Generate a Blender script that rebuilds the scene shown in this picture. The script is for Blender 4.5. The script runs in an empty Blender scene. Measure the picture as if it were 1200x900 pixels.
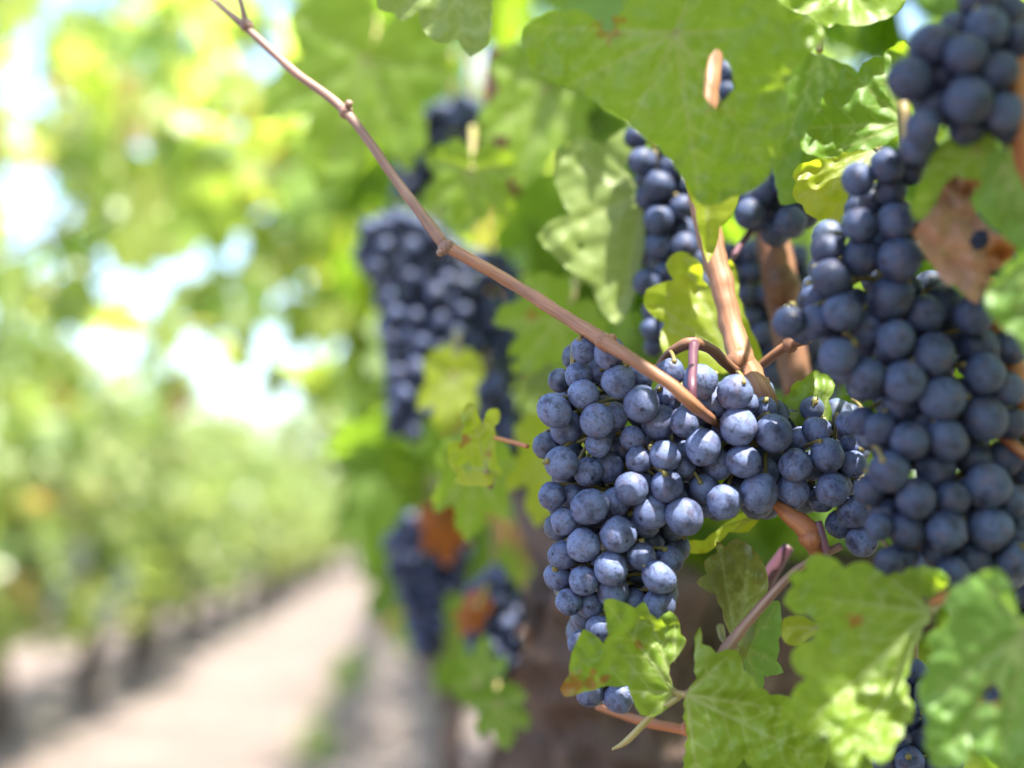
import bpy, bmesh, math, random
import numpy as np
from mathutils import Vector, Matrix, Euler, noise, geometry
from mathutils.bvhtree import BVHTree

R = math.radians
S = bpy.context.scene
C = S.collection
random.seed(7)
rng = np.random.default_rng(7)

# ------------------------------------------------------------------ camera, world, sun, exposure
F = 1666.667                                     # focal length in photo pixels (1200 wide)
cam_d = bpy.data.cameras.new('camera')
cam = bpy.data.objects.new('camera', cam_d); C.objects.link(cam)
cam.location = (0, 0, 0.9)
cam.rotation_euler = Euler((R(96.03), 0, R(-4.5)))
cam_d.lens = 50; cam_d.sensor_width = 36; cam_d.sensor_fit = 'HORIZONTAL'
cam_d.clip_start = 0.02; cam_d.clip_end = 2000
cam_d.dof.use_dof = True; cam_d.dof.focus_distance = 0.54; cam_d.dof.aperture_fstop = 3.5
cam_d.dof.aperture_blades = 0
S.camera = cam

SUN_DIR = Vector((0.19, -0.38, 0.90)).normalized()   # towards the sun
elev = math.asin(SUN_DIR.z); azim = math.atan2(SUN_DIR.x, SUN_DIR.y)
w = bpy.data.worlds.new('World'); S.world = w; w.use_nodes = True
nt = w.node_tree
sky = nt.nodes.new('ShaderNodeTexSky'); sky.sky_type = 'NISHITA'; sky.sun_disc = False
sky.sun_elevation = elev; sky.sun_rotation = azim; sky.air_density = 1.0; sky.dust_density = 2.0
bg = nt.nodes['Background']; bg.inputs['Strength'].default_value = 0.15
nt.links.new(sky.outputs[0], bg.inputs['Color'])
sd = bpy.data.lights.new('sun', 'SUN'); sd.energy = 5.0; sd.angle = R(0.53); sd.color = (1, 0.95, 0.86)
sun = bpy.data.objects.new('sun', sd); C.objects.link(sun)
sun.rotation_euler = SUN_DIR.to_track_quat('Z', 'Y').to_euler()
S.view_settings.view_transform = 'Standard'; S.view_settings.look = 'None'
S.view_settings.exposure = 2.05; S.view_settings.gamma = 1; S.view_settings.use_curve_mapping = False
S.cycles.use_denoising = True
S.cycles.max_bounces = 10; S.cycles.transmission_bounces = 8; S.cycles.diffuse_bounces = 5
S.cycles.sample_clamp_indirect = 8; S.cycles.caustics_reflective = False; S.cycles.caustics_refractive = False

CM = Matrix.Translation(cam.location) @ cam.rotation_euler.to_matrix().to_4x4()
CMI = CM.inverted()
def P(px, py, d):
    return CM @ Vector(((px-600)/F*d, -(py-450)/F*d, -d))
def proj(p):
    q = CMI @ Vector(p); d = -q.z
    if d < 1e-4: return (-9999, -9999, d)
    return (600+q.x/d*F, 450-q.y/d*F, d)

# ------------------------------------------------------------------ material helpers
def mat(name):
    m = bpy.data.materials.new(name); m.use_nodes = True
    n = m.node_tree; b = n.nodes['Principled BSDF']
    return m, n, b, n.nodes['Material Output']
def N(n, t, **kw):
    x = n.nodes.new(t)
    for k, v in kw.items():
        if k.startswith('i_'): x.inputs[k[2:].replace('_', ' ')].default_value = v
        else: setattr(x, k, v)
    return x
def ramp(n, stops, fac=None):
    r = n.nodes.new('ShaderNodeValToRGB'); e = r.color_ramp.elements
    while len(e) < len(stops): e.new(0.5)
    for q, (p, c) in zip(e, stops):
        q.position = p; q.color = (c[0], c[1], c[2], 1) if hasattr(c, '__len__') else (c, c, c, 1)
    if fac is not None: n.links.new(fac, r.inputs[0])
    return r
def mix(n, fac, a, b, blend='MIX'):
    m = n.nodes.new('ShaderNodeMix'); m.data_type = 'RGBA'; m.blend_type = blend
    for sock, v in ((m.inputs[0], fac), (m.inputs[6], a), (m.inputs[7], b)):
        if isinstance(v, bpy.types.NodeSocket): n.links.new(v, sock)
        elif hasattr(v, '__len__'): sock.default_value = (v[0], v[1], v[2], 1)
        else: sock.default_value = v
    return m.outputs[2]
def math_n(n, op, a, b=None, c=None):
    m = n.nodes.new('ShaderNodeMath'); m.operation = op
    for i, v in enumerate((a, b, c)):
        if v is None: continue
        if isinstance(v, bpy.types.NodeSocket): n.links.new(v, m.inputs[i])
        else: m.inputs[i].default_value = v
    return m.outputs[0]

def berry_material(name, skin, bloom, lo, hi, shift=0.0):
    m, n, b, out = mat(name)
    tc = N(n, 'ShaderNodeTexCoord'); oi = N(n, 'ShaderNodeObjectInfo')
    off = N(n, 'ShaderNodeVectorMath', operation='MULTIPLY_ADD')
    n.links.new(oi.outputs['Random'], off.inputs[0]); off.inputs[1].default_value = (37, 91, 53)
    n.links.new(tc.outputs['Object'], off.inputs[2])
    n1 = N(n, 'ShaderNodeTexNoise', i_Scale=1.1, i_Detail=3.0, i_Roughness=0.55)
    n2 = N(n, 'ShaderNodeTexNoise', i_Scale=7.0, i_Detail=6.0, i_Roughness=0.7)
    n3 = N(n, 'ShaderNodeTexNoise', i_Scale=26.0, i_Detail=3.0)
    for q in (n1, n2, n3): n.links.new(off.outputs[0], q.inputs['Vector'])
    patch = ramp(n, [(0.30, 0.25), (0.50, 1.0)], n1.outputs['Fac'])
    fine = ramp(n, [(0.30, 0.62), (0.60, 1.0)], n2.outputs['Fac'])
    grain = ramp(n, [(0.34, 0.80), (0.5, 1.0)], n3.outputs['Fac'])
    f = math_n(n, 'MULTIPLY', patch.outputs[0], fine.outputs[0])
    f = math_n(n, 'MULTIPLY', f, grain.outputs[0])
    rv = math_n(n, 'MULTIPLY_ADD', oi.outputs['Random'], hi-lo, lo)
    f = math_n(n, 'MULTIPLY', f, rv)
    # style scar at local -Z
    sx = N(n, 'ShaderNodeSeparateXYZ'); nrm = N(n, 'ShaderNodeVectorMath', operation='NORMALIZE')
    n.links.new(tc.outputs['Object'], nrm.inputs[0]); n.links.new(nrm.outputs[0], sx.inputs[0])
    scar = ramp(n, [(0.0, 0.0), (0.0015, 0.0), (0.006, 1.0)], math_n(n, 'MULTIPLY_ADD', sx.outputs['Z'], 0.5, 0.5))
    has = math_n(n, 'GREATER_THAN', math_n(n, 'FRACT', math_n(n, 'MULTIPLY', oi.outputs['Random'], 17.3)), 0.5)
    f = math_n(n, 'MULTIPLY', f, math_n(n, 'MAXIMUM', scar.outputs[0], has))
    # rubbed off marks and scuffs
    n6 = N(n, 'ShaderNodeTexNoise', i_Scale=2.6, i_Detail=4.0, i_Roughness=0.6, i_Distortion=1.2); n.links.new(off.outputs[0], n6.inputs['Vector'])
    rub = ramp(n, [(0.55, 1.0), (0.63, 0.42)], n6.outputs['Fac'])
    f = math_n(n, 'MULTIPLY', f, rub.outputs[0])
    hue = mix(n, n2.outputs['Fac'], bloom, (bloom[0]*1.12, bloom[1]*0.92, bloom[2]*0.86))
    # where the wax is thin the skin tints it red-brown
    n4 = N(n, 'ShaderNodeTexNoise', i_Scale=1.7, i_Detail=2.0); n.links.new(off.outputs[0], n4.inputs['Vector'])
    tint = ramp(n, [(0.52, 0.0), (0.68, 0.45)], n4.outputs['Fac'])
    hue = mix(n, tint.outputs[0], hue, (0.15, 0.10, 0.115))
    col = mix(n, f, skin, hue)
    n.links.new(col, b.inputs['Base Color'])
    rr = math_n(n, 'MULTIPLY_ADD', f, 0.26, 0.40); n.links.new(rr, b.inputs['Roughness'])
    b.inputs['Specular IOR Level'].default_value = 0.32
    bmp = N(n, 'ShaderNodeBump', i_Strength=0.06, i_Distance=0.05)
    n.links.new(n2.outputs['Fac'], bmp.inputs['Height']); n.links.new(bmp.outputs[0], b.inputs['Normal'])
    return m
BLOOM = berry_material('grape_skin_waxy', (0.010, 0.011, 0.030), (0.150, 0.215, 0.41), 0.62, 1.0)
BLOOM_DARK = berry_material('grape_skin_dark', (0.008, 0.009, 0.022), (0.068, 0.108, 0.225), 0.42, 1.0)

def leaf_material(name, c_dark, c_light, c_trans, vein=(0.38, 0.44, 0.19), trans=0.42, rough=0.42, spot=(0.34, 0.135, 0.03), fleck=0.0, scale=60):
    m, n, b, out = mat(name)
    tc = N(n, 'ShaderNodeTexCoord'); oi = N(n, 'ShaderNodeObjectInfo'); geo = N(n, 'ShaderNodeNewGeometry')
    n1 = N(n, 'ShaderNodeTexNoise', i_Scale=scale*0.35, i_Detail=4.0); n2 = N(n, 'ShaderNodeTexNoise', i_Scale=scale*4, i_Detail=5.0, i_Roughness=0.65)
    vo = N(n, 'ShaderNodeTexVoronoi', feature='DISTANCE_TO_EDGE', i_Scale=scale*5.5)
    for q in (n1, n2, vo): n.links.new(tc.outputs['Object'], q.inputs['Vector'])
    f1 = ramp(n, [(0.25, 0.0), (0.75, 1.0)], n1.outputs['Fac'])
    col = mix(n, f1.outputs[0], c_dark, c_light)
    net = ramp(n, [(0.0, 0.22), (0.12, 0.0)], vo.outputs['Distance'])
    col = mix(n, net.outputs[0], col, (c_light[0]*1.35, c_light[1]*1.25, c_light[2]*1.4))
    f2 = ramp(n, [(0.35, 0.90), (0.65, 1.08)], n2.outputs['Fac'])
    col = mix(n, 1.0, col, f2.outputs[0], 'MULTIPLY')
    av = N(n, 'ShaderNodeAttribute', attribute_name='vein'); asp = N(n, 'ShaderNodeAttribute', attribute_name='spot')
    col = mix(n, math_n(n, 'MULTIPLY', av.outputs['Fac'], 0.95), col, vein)
    sp = math_n(n, 'MULTIPLY_ADD', n2.outputs['Fac'], 0.9, -0.45)
    sp2 = math_n(n, 'ADD', asp.outputs['Fac'], math_n(n, 'MULTIPLY', sp, asp.outputs['Fac']))
    spc = ramp(n, [(0.30, 0.0), (1.0, 0.85)], sp2)
    if fleck:
        n5 = N(n, 'ShaderNodeTexNoise', i_Scale=scale*1.6, i_Detail=3.0); n.links.new(tc.outputs['Object'], n5.inputs['Vector'])
        fk = ramp(n, [(0.60, 0.0), (0.74, fleck)], n5.outputs['Fac'])
        spf = math_n(n, 'MAXIMUM', spc.outputs[0], fk.outputs[0])
    else: spf = spc.outputs[0]
    col = mix(n, spf, col, spot)
    back = mix(n, 0.45, col, (0.24, 0.30, 0.16))
    colf = mix(n, geo.outputs['Backfacing'], col, back)
    n.links.new(colf, b.inputs['Base Color'])
    b.inputs['Roughness'].default_value = rough; b.inputs['Specular IOR Level'].default_value = 0.42
    bmp = N(n, 'ShaderNodeBump', i_Strength=0.25, i_Distance=0.0006)
    n.links.new(vo.outputs['Distance'], bmp.inputs['Height']); n.links.new(bmp.outputs[0], b.inputs['Normal'])
    tr = N(n, 'ShaderNodeBsdfTranslucent')
    tcol = mix(n, spf, c_trans, spot); tcol = mix(n, math_n(n, 'MULTIPLY', av.outputs['Fac'], 0.5), tcol, (c_trans[0]*1.1, c_trans[1]*0.95, c_trans[2]))
    n.links.new(tcol, tr.inputs['Color'])
    ms = N(n, 'ShaderNodeMixShader'); ms.inputs[0].default_value = trans
    n.links.new(b.outputs[0], ms.inputs[1]); n.links.new(tr.outputs[0], ms.inputs[2]); n.links.new(ms.outputs[0], out.inputs['Surface'])
    return m
LEAF = leaf_material('leaf_green', (0.120, 0.205, 0.024), (0.175, 0.270, 0.036), (0.42, 0.58, 0.035), trans=.48)
LEAF_DEEP = leaf_material('leaf_deep_green', (0.065, 0.145, 0.016), (0.100, 0.195, 0.022), (0.34, 0.50, 0.02), trans=.42, rough=.5, vein=(.34, .42, .15))
LEAF_BLUE = leaf_material('leaf_cool_green', (0.095, 0.190, 0.040), (0.135, 0.240, 0.062), (0.32, 0.54, 0.06), trans=0.45)
LEAF_YEL = leaf_material('leaf_yellow_green', (0.180, 0.245, 0.022), (0.255, 0.310, 0.035), (0.60, 0.68, 0.03), trans=0.55)
LEAF_FADE = leaf_material('leaf_fading', (0.125, 0.170, 0.030), (0.205, 0.215, 0.055), (0.36, 0.40, 0.06), fleck=0.25)
LEAF_PALE = leaf_material('leaf_pale_olive', (0.150, 0.215, 0.050), (0.210, 0.270, 0.080), (0.40, 0.50, 0.09), trans=0.45)
LEAF_DEAD = leaf_material('leaf_dry_pink_brown', (0.36, 0.20, 0.145), (0.48, 0.29, 0.22), (0.40, 0.16, 0.07), vein=(0.38, 0.23, 0.15), spot=(0.40, 0.13, 0.02), trans=0.25, rough=0.7)
LEAF_RUST = leaf_material('leaf_rust_red', (0.26, 0.065, 0.016), (0.36, 0.11, 0.025), (0.55, 0.16, 0.02), vein=(0.3, 0.14, 0.05), trans=0.4, rough=0.6)

def foliage_material(name, stops, trans_gain=(2.9, 2.6, 1.0), trans=0.5, rough=0.42, spec=0.45):
    m, n, b, out = mat(name)
    a = N(n, 'ShaderNodeAttribute', attribute_name='rnd')
    r = ramp(n, stops, a.outputs['Fac']); r.color_ramp.interpolation = 'LINEAR'
    tc = N(n, 'ShaderNodeTexCoord'); n1 = N(n, 'ShaderNodeTexNoise', i_Scale=22.0, i_Detail=3.0); n.links.new(tc.outputs['Object'], n1.inputs['Vector'])
    v = ramp(n, [(0.3, 0.75), (0.7, 1.2)], n1.outputs['Fac'])
    col = mix(n, 1.0, r.outputs[0], v.outputs[0], 'MULTIPLY')
    geo = N(n, 'ShaderNodeNewGeometry')
    colf = mix(n, geo.outputs['Backfacing'], col, mix(n, 0.4, col, (0.24, 0.30, 0.17)))
    n.links.new(colf, b.inputs['Base Color']); b.inputs['Roughness'].default_value = rough; b.inputs['Specular IOR Level'].default_value = spec
    tr = N(n, 'ShaderNodeBsdfTranslucent'); n.links.new(mix(n, 1.0, col, trans_gain, 'MULTIPLY'), tr.inputs['Color'])
    ms = N(n, 'ShaderNodeMixShader'); ms.inputs[0].default_value = trans
    n.links.new(b.outputs[0], ms.inputs[1]); n.links.new(tr.outputs[0], ms.inputs[2]); n.links.new(ms.outputs[0], out.inputs['Surface'])
    return m
FOL = foliage_material('vine_foliage', [(0.0, (0.060, 0.125, 0.018)), (0.35, (0.105, 0.190, 0.026)), (0.7, (0.160, 0.250, 0.036)), (0.93, (0.240, 0.300, 0.045)), (0.97, (0.30, 0.22, 0.05)), (1.0, (0.28, 0.10, 0.025))])
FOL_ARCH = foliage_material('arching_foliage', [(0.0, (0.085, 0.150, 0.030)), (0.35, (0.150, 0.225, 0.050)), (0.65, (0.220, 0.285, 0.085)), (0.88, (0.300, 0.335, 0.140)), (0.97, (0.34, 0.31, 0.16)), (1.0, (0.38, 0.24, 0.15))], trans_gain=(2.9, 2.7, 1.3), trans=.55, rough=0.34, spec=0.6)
FOL_FAR = foliage_material('far_vine_foliage', [(0.0, (0.085, 0.145, 0.035)), (0.3, (0.150, 0.220, 0.060)), (0.6, (0.225, 0.285, 0.100)), (0.9, (0.310, 0.345, 0.165)), (0.96, (0.36, 0.27, 0.14)), (1.0, (0.34, 0.15, 0.06))], trans_gain=(2.2, 2.1, 1.1), trans=.46, rough=0.34, spec=0.7)  # washed-out look of glare and haze is put into these pale leaf colours

def bark_material(name, a, bcol, c, sc=40, stretch=(1, 1, 0.15), rough=0.75, bump=0.6, dist=0.004):
    m, n, b, out = mat(name)
    tc = N(n, 'ShaderNodeTexCoord'); mp = N(n, 'ShaderNodeMapping'); mp.inputs['Scale'].default_value = (1, 1, .14)
    ta = N(n, 'ShaderNodeAttribute', attribute_name='tube'); n.links.new(ta.outputs['Vector'], mp.inputs[0])
    n1 = N(n, 'ShaderNodeTexNoise', i_Scale=sc, i_Detail=6.0, i_Roughness=0.65); n.links.new(mp.outputs[0], n1.inputs['Vector'])
    n2 = N(n, 'ShaderNodeTexNoise', i_Scale=sc*0.25, i_Detail=3.0); n.links.new(tc.outputs['Object'], n2.inputs['Vector'])
    r = ramp(n, [(0.28, a), (0.5, bcol), (0.72, c)], n1.outputs['Fac'])
    v = ramp(n, [(0.3, 0.7), (0.7, 1.2)], n2.outputs['Fac'])
    n.links.new(mix(n, 1.0, r.outputs[0], v.outputs[0], 'MULTIPLY'), b.inputs['Base Color'])
    b.inputs['Roughness'].default_value = rough
    bp = N(n, 'ShaderNodeBump', i_Strength=bump, i_Distance=dist); n.links.new(n1.outputs['Fac'], bp.inputs['Height']); n.links.new(bp.outputs[0], b.inputs['Normal'])
    return m
BARK = bark_material('old_vine_bark', (0.022, 0.014, 0.012), (0.075, 0.045, 0.034), (0.22, 0.145, 0.115), sc=45)
BARK_FAR = bark_material('far_vine_bark', (0.03, 0.022, 0.019), (0.075, 0.055, 0.046), (0.16, 0.125, 0.105), sc=30)
CANE = bark_material('ripe_cane', (0.13, 0.052, 0.026), (0.28, 0.125, 0.062), (0.40, 0.215, 0.125), sc=170, stretch=(1, 1, 1), rough=0.5, bump=0.25, dist=0.001)
CANE_GREY = bark_material('greyish_cane', (0.125, 0.062, 0.048), (0.24, 0.135, 0.10), (0.36, 0.235, 0.185), sc=170, stretch=(1, 1, 1), rough=0.55, bump=0.25, dist=0.001)
CANE_DARK = bark_material('brown_cane', (0.10, 0.045, 0.024), (0.17, 0.075, 0.038), (0.26, 0.13, 0.07), sc=120, stretch=(1, 1, 1), rough=0.55, bump=0.3, dist=0.001)
PURPLE = bark_material('purple_stem', (0.075, 0.026, 0.042), (0.115, 0.042, 0.066), (0.16, 0.07, 0.085), sc=120, stretch=(1, 1, 1), rough=0.45, bump=0.15, dist=0.001)
PETIOLE = bark_material('petiole_skin', (0.22, 0.22, 0.06), (0.30, 0.25, 0.10), (0.36, 0.22, 0.15), sc=90, stretch=(1, 1, 1), rough=0.45, bump=0.1, dist=0.001)
STALK = bark_material('bunch_stalk', (0.10, 0.10, 0.025), (0.19, 0.16, 0.045), (0.26, 0.17, 0.08), sc=120, stretch=(1, 1, 1), rough=0.55, bump=0.1, dist=0.001)
REDSTEM = bark_material('red_brown_stem', (0.24, 0.075, 0.03), (0.36, 0.13, 0.05), (0.45, 0.22, 0.10), sc=140, stretch=(1, 1, 1), rough=0.5, bump=0.2, dist=0.001)

# ------------------------------------------------------------------ object helpers
def tag(o, label=None, cat=None, group=None, kind=None):
    if label: o['label'] = label
    if cat: o['category'] = cat
    if group: o['group'] = group
    if kind: o['kind'] = kind
    return o
def empty(name, loc, label, cat, group=None):
    o = bpy.data.objects.new(name, None); o.empty_display_size = 0.02; o.location = loc; C.objects.link(o)
    return tag(o, label, cat, group)
def link_mesh(name, me, m=None, parent=None, loc=None):
    if m and not me.materials: me.materials.append(m)
    o = bpy.data.objects.new(name, me); C.objects.link(o)
    if parent: o.parent = parent
    if loc is not None: o.location = loc
    return o
def mesh_np(name, v, f, smooth=True):
    """v: (n,3) floats, f: list of arrays/tuples or (m,3) array"""
    me = bpy.data.meshes.new(name)
    if isinstance(f, np.ndarray):
        k = f.shape[1]; me.vertices.add(len(v)); me.vertices.foreach_set('co', np.asarray(v, 'f').ravel())
        me.loops.add(f.size); me.loops.foreach_set('vertex_index', f.ravel().astype('i'))
        me.polygons.add(len(f)); me.polygons.foreach_set('loop_start', np.arange(0, f.size, k, dtype='i'))
        me.update(calc_edges=True)
    else:
        me.from_pydata([tuple(x) for x in v], [], f); me.update()
    if smooth: me.polygons.foreach_set('use_smooth', np.ones(len(me.polygons), dtype=bool))
    return me
def catmull(pts, k=6):
    pts = [Vector(p) for p in pts]
    if len(pts) < 3: return [pts[0].lerp(pts[-1], i/k) for i in range(k+1)]
    q = [pts[0]*2-pts[1]] + pts + [pts[-1]*2-pts[-2]]; out = []
    for i in range(1, len(q)-2):
        a, b, c, d = q[i-1:i+3]
        for j in range(k):
            t = j/k
            out.append(0.5*((2*b)+(c-a)*t+(2*a-5*b+4*c-d)*t*t+(3*b-a-3*c+d)*t**3))
    return out+[pts[-1]]
def tube_mesh(name, T, o0=Vector((0, 0, 0))):
    me = mesh_np(name, [tuple(v-o0) for v in T.v], T.f)
    at = me.attributes.new('tube', 'FLOAT_VECTOR', 'POINT'); at.data.foreach_set('vector', np.array(T.t, 'f').ravel())
    return me
class Tubes:
    def __init__(s): s.v = []; s.f = []; s.t = []
    def add(s, pts, rad, sides=8, k=6, rough=0.0, rscale=60.0, lump=0.0):
        """rad: list the length of pts"""
        path = catmull(pts, k); n = len(path); m = len(pts)
        rr = [np.interp(i/(n-1)*(m-1), range(m), rad) for i in range(n)]
        t0 = (path[1]-path[0]).normalized(); u = t0.orthogonal().normalized(); base = len(s.v); run = 0.0; g = 3*max(rad)
        for i, p in enumerate(path):
            t = (path[min(i+1, n-1)]-path[max(i-1, 0)]).normalized(); run += (p-path[max(i-1, 0)]).length
            u = (u - t*u.dot(t)).normalized(); vv = t.cross(u)
            for j in range(sides):
                a = 2*math.pi*j/sides; d = u*math.cos(a)+vv*math.sin(a); r = rr[i]
                if rough: r *= 1+rough*noise.noise((p+d*r)*rscale)+lump*noise.noise((p+d*r)*rscale*0.3)
                s.v.append(p+d*r); s.t.append((math.cos(a)*g, math.sin(a)*g, run))
        for i in range(n-1):
            for j in range(sides):
                a = base+i*sides+j; b = base+i*sides+(j+1) % sides
                s.f.append((a, b, b+sides, a+sides))
        s.f.append(tuple(base+j for j in reversed(range(sides)))); s.f.append(tuple(base+(n-1)*sides+j for j in range(sides)))
    def knob(s, p, r, sc=(1, 1, 1)):
        base = len(s.v); bm = bmesh.new(); bmesh.ops.create_icosphere(bm, subdivisions=2, radius=r)
        for v in bm.verts:
            q = Vector((v.co.x*sc[0], v.co.y*sc[1], v.co.z*sc[2])); q *= 1+0.35*noise.noise((q+p)*300)
            s.v.append(p+q); s.t.append(tuple(q*3))
        for f in bm.faces: s.f.append(tuple(base+v.index for v in f.verts))
        bm.free()
    def build(s, name, m, parent=None, origin=Vector((0, 0, 0)), world_parent=None):
        o0 = Vector(origin)
        me = tube_mesh(name, s, o0)
        return link_mesh(name, me, m, parent)
def ico(sub):
    bm = bmesh.new(); bmesh.ops.create_icosphere(bm, subdivisions=sub, radius=1)
    me = bpy.data.meshes.new('berry'); bm.to_mesh(me); bm.free()
    me.polygons.foreach_set('use_smooth', np.ones(len(me.polygons), dtype=bool)); return me

# ------------------------------------------------------------------ generic vine leaf for foliage masses
HALF = [(0, 1.0), (9, .86), (14, .88), (24, .66), (30, .58), (38, .70), (45, .92), (52, .84), (58, .85), (68, .66), (76, .55), (86, .62), (100, .76), (110, .67), (120, .68), (135, .55), (150, .56), (166, .42), (180, .10)]
HALF_LOW = [(0, 1.0), (14, .84), (28, .60), (46, .92), (62, .80), (77, .56), (100, .75), (125, .62), (155, .52), (180, .10)]
def leaf_template(half, ring):
    full = half + [(360-a, r) for a, r in reversed(half[1:-1])]
    n = len(full); xs = [(0, 0)]; f = []
    if ring:
        xs += [(r*.5*math.sin(R(a)), r*.5*math.cos(R(a))) for a, r in full]
    xs += [(r*math.sin(R(a)), r*math.cos(R(a))) for a, r in full]
    for i in range(n):
        j = (i+1) % n
        if ring:
            f += [(0, 1+j, 1+i), (1+i, 1+j, 1+n+j), (1+i, 1+n+j, 1+n+i)]
        else: f.append((0, 1+j, 1+i))
    return np.array(xs), np.array(f)
TPL = leaf_template(HALF, True); TPL_LOW = leaf_template(HALF_LOW, False)

def foliage_mesh(name, pos, size, normals, tips, rnd, low=False):
    """one mesh of len(pos) leaves; pos is the petiole junction"""
    xs, fs = TPL_LOW if low else TPL
    n = len(pos); k = len(xs)
    nn = normals/np.linalg.norm(normals, axis=1, keepdims=True)
    t = tips-nn*np.sum(tips*nn, axis=1, keepdims=True); t /= np.linalg.norm(t, axis=1, keepdims=True)+1e-9
    s = np.cross(t, nn)
    x = xs[None, :, 0]; y = xs[None, :, 1]; r2 = x*x+y*y
    cup = rng.uniform(-.35, .35, (n, 1)); fold = rng.uniform(-.05, .45, (n, 1)); wav = rng.uniform(0, .10, (n, 1)); ph = rng.uniform(0, 6.28, (n, 1))
    z = cup*r2 + fold*np.abs(x) - 0.18*r2*y + wav*np.sin(5*np.arctan2(x, y)+ph)*r2
    w = rng.uniform(.85, 1.15, (n, 1))
    loc = (x*w)[:, :, None]*s[:, None, :] + (y*np.ones((n, 1)))[:, :, None]*t[:, None, :] + z[:, :, None]*nn[:, None, :]
    v = (pos[:, None, :]+loc*size[:, None, None]).reshape(-1, 3)
    f = (fs[None]+(np.arange(n)*k)[:, None, None]).reshape(-1, 3)
    me = mesh_np(name, v, f)
    at = me.attributes.new('rnd', 'FLOAT', 'POINT'); at.data.foreach_set('value', np.repeat(rnd, k).astype('f'))
    return me
def rnd_leaf_frames(n, outward=(-1, 0, 0.0), upw=0.55, jitter=0.75):
    nn = np.array(outward)[None]*0.7+np.array((0, 0, upw))[None]+rng.normal(0, jitter, (n, 3))
    tips = np.array((0, 0, -1.0))[None]+rng.normal(0, .5, (n, 3))
    return nn, tips

# ------------------------------------------------------------------ setting: ground
def ground_mat():
    m, n, b, out = mat('dry_soil')
    tc = N(n, 'ShaderNodeTexCoord')
    n1 = N(n, 'ShaderNodeTexNoise', i_Scale=1.3, i_Detail=5.0); n2 = N(n, 'ShaderNodeTexNoise', i_Scale=14.0, i_Detail=6.0, i_Roughness=0.7); n3 = N(n, 'ShaderNodeTexNoise', i_Scale=90.0, i_Detail=3.0)
    for q in (n1, n2, n3): n.links.new(tc.outputs['Object'], q.inputs['Vector'])
    r = ramp(n, [(0.3, (0.115, 0.085, 0.07)), (0.55, (0.165, 0.130, 0.112)), (0.75, (0.205, 0.166, 0.145))], n1.outputs['Fac'])
    r2 = ramp(n, [(0.32, 0.55), (0.55, 1.0), (0.75, 1.15)], n2.outputs['Fac'])
    col = mix(n, 1.0, r.outputs[0], r2.outputs[0], 'MULTIPLY')
    n.links.new(col, b.inputs['Base Color']); b.inputs['Roughness'].default_value = 0.9
    bp = N(n, 'ShaderNodeBump', i_Strength=0.5, i_Distance=0.02); n.links.new(n2.outputs['Fac'], bp.inputs['Height']); n.links.new(bp.outputs[0], b.inputs['Normal'])
    return m
def ground():
    xs = np.concatenate([[-600, -60, -12, -6], np.arange(-3.2, 3.21, 0.1), [6, 12, 60, 600]])
    ys = np.concatenate([[-60, -10, -3], np.arange(-1, 14, 0.12), np.arange(14, 40, 1.5), [60, 120, 900]])
    v = []; nx = len(xs)
    for y in ys:
        for x in xs:
            z = 0.02*noise.noise((x*1.5, y*1.5, 3))+0.012*noise.noise((x*7, y*7, 9)) if abs(x) < 4 and y < 40 else 0
            if abs(x) < 4: z += 0.05*math.exp(-((x-.22)/.25)**2)+0.05*math.exp(-((x+1.62)/.3)**2)
            v.append((x, y, z-0.02))
    f = np.array([(j*nx+i, j*nx+i+1, (j+1)*nx+i+1, (j+1)*nx+i) for j in range(len(ys)-1) for i in range(nx-1)])
    tag(link_mesh('ground', mesh_np('ground', np.array(v), f), ground_mat()), kind='structure')
ground()
def grass():
    vs = []; fs = []
    for _ in range(1500):
        q = random.random()
        if q < .5: x = random.gauss(-0.33, .06); y = random.uniform(4.0, 11)
        elif q < .8: x = random.gauss(-1.6, .18); y = random.uniform(3, 16)
        else: x = random.gauss(.2, .2); y = random.uniform(2.5, 12)
        if noise.noise((x*3, y*1.2, 5)) < -0.05: continue
        h = random.uniform(.03, .10); a = random.uniform(0, 6.28); l = random.uniform(.2, .8)*h; wd = .004
        b = len(vs); dx, dy = math.cos(a), math.sin(a)
        vs += [(x-dy*wd, y+dx*wd, -.03), (x+dy*wd, y-dx*wd, -.03), (x+dx*l*.4+dy*wd*.7, y+dy*l*.4-dx*wd*.7, h*.6), (x+dx*l*.4-dy*wd*.7, y+dy*l*.4+dx*wd*.7, h*.6), (x+dx*l, y+dy*l, h)]
        fs += [(b, b+1, b+2, b+3), (b+3, b+2, b+4)]
    me = mesh_np('grass', vs, fs); at = me.attributes.new('rnd', 'FLOAT', 'POINT'); at.data.foreach_set('value', np.repeat(rng.uniform(0, .8, len(vs)//5), 5).astype('f'))
    tag(link_mesh('grass', me, FOL), 'short grass and weeds along the middle of the dirt path', 'grass', kind='stuff')
grass()
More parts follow.
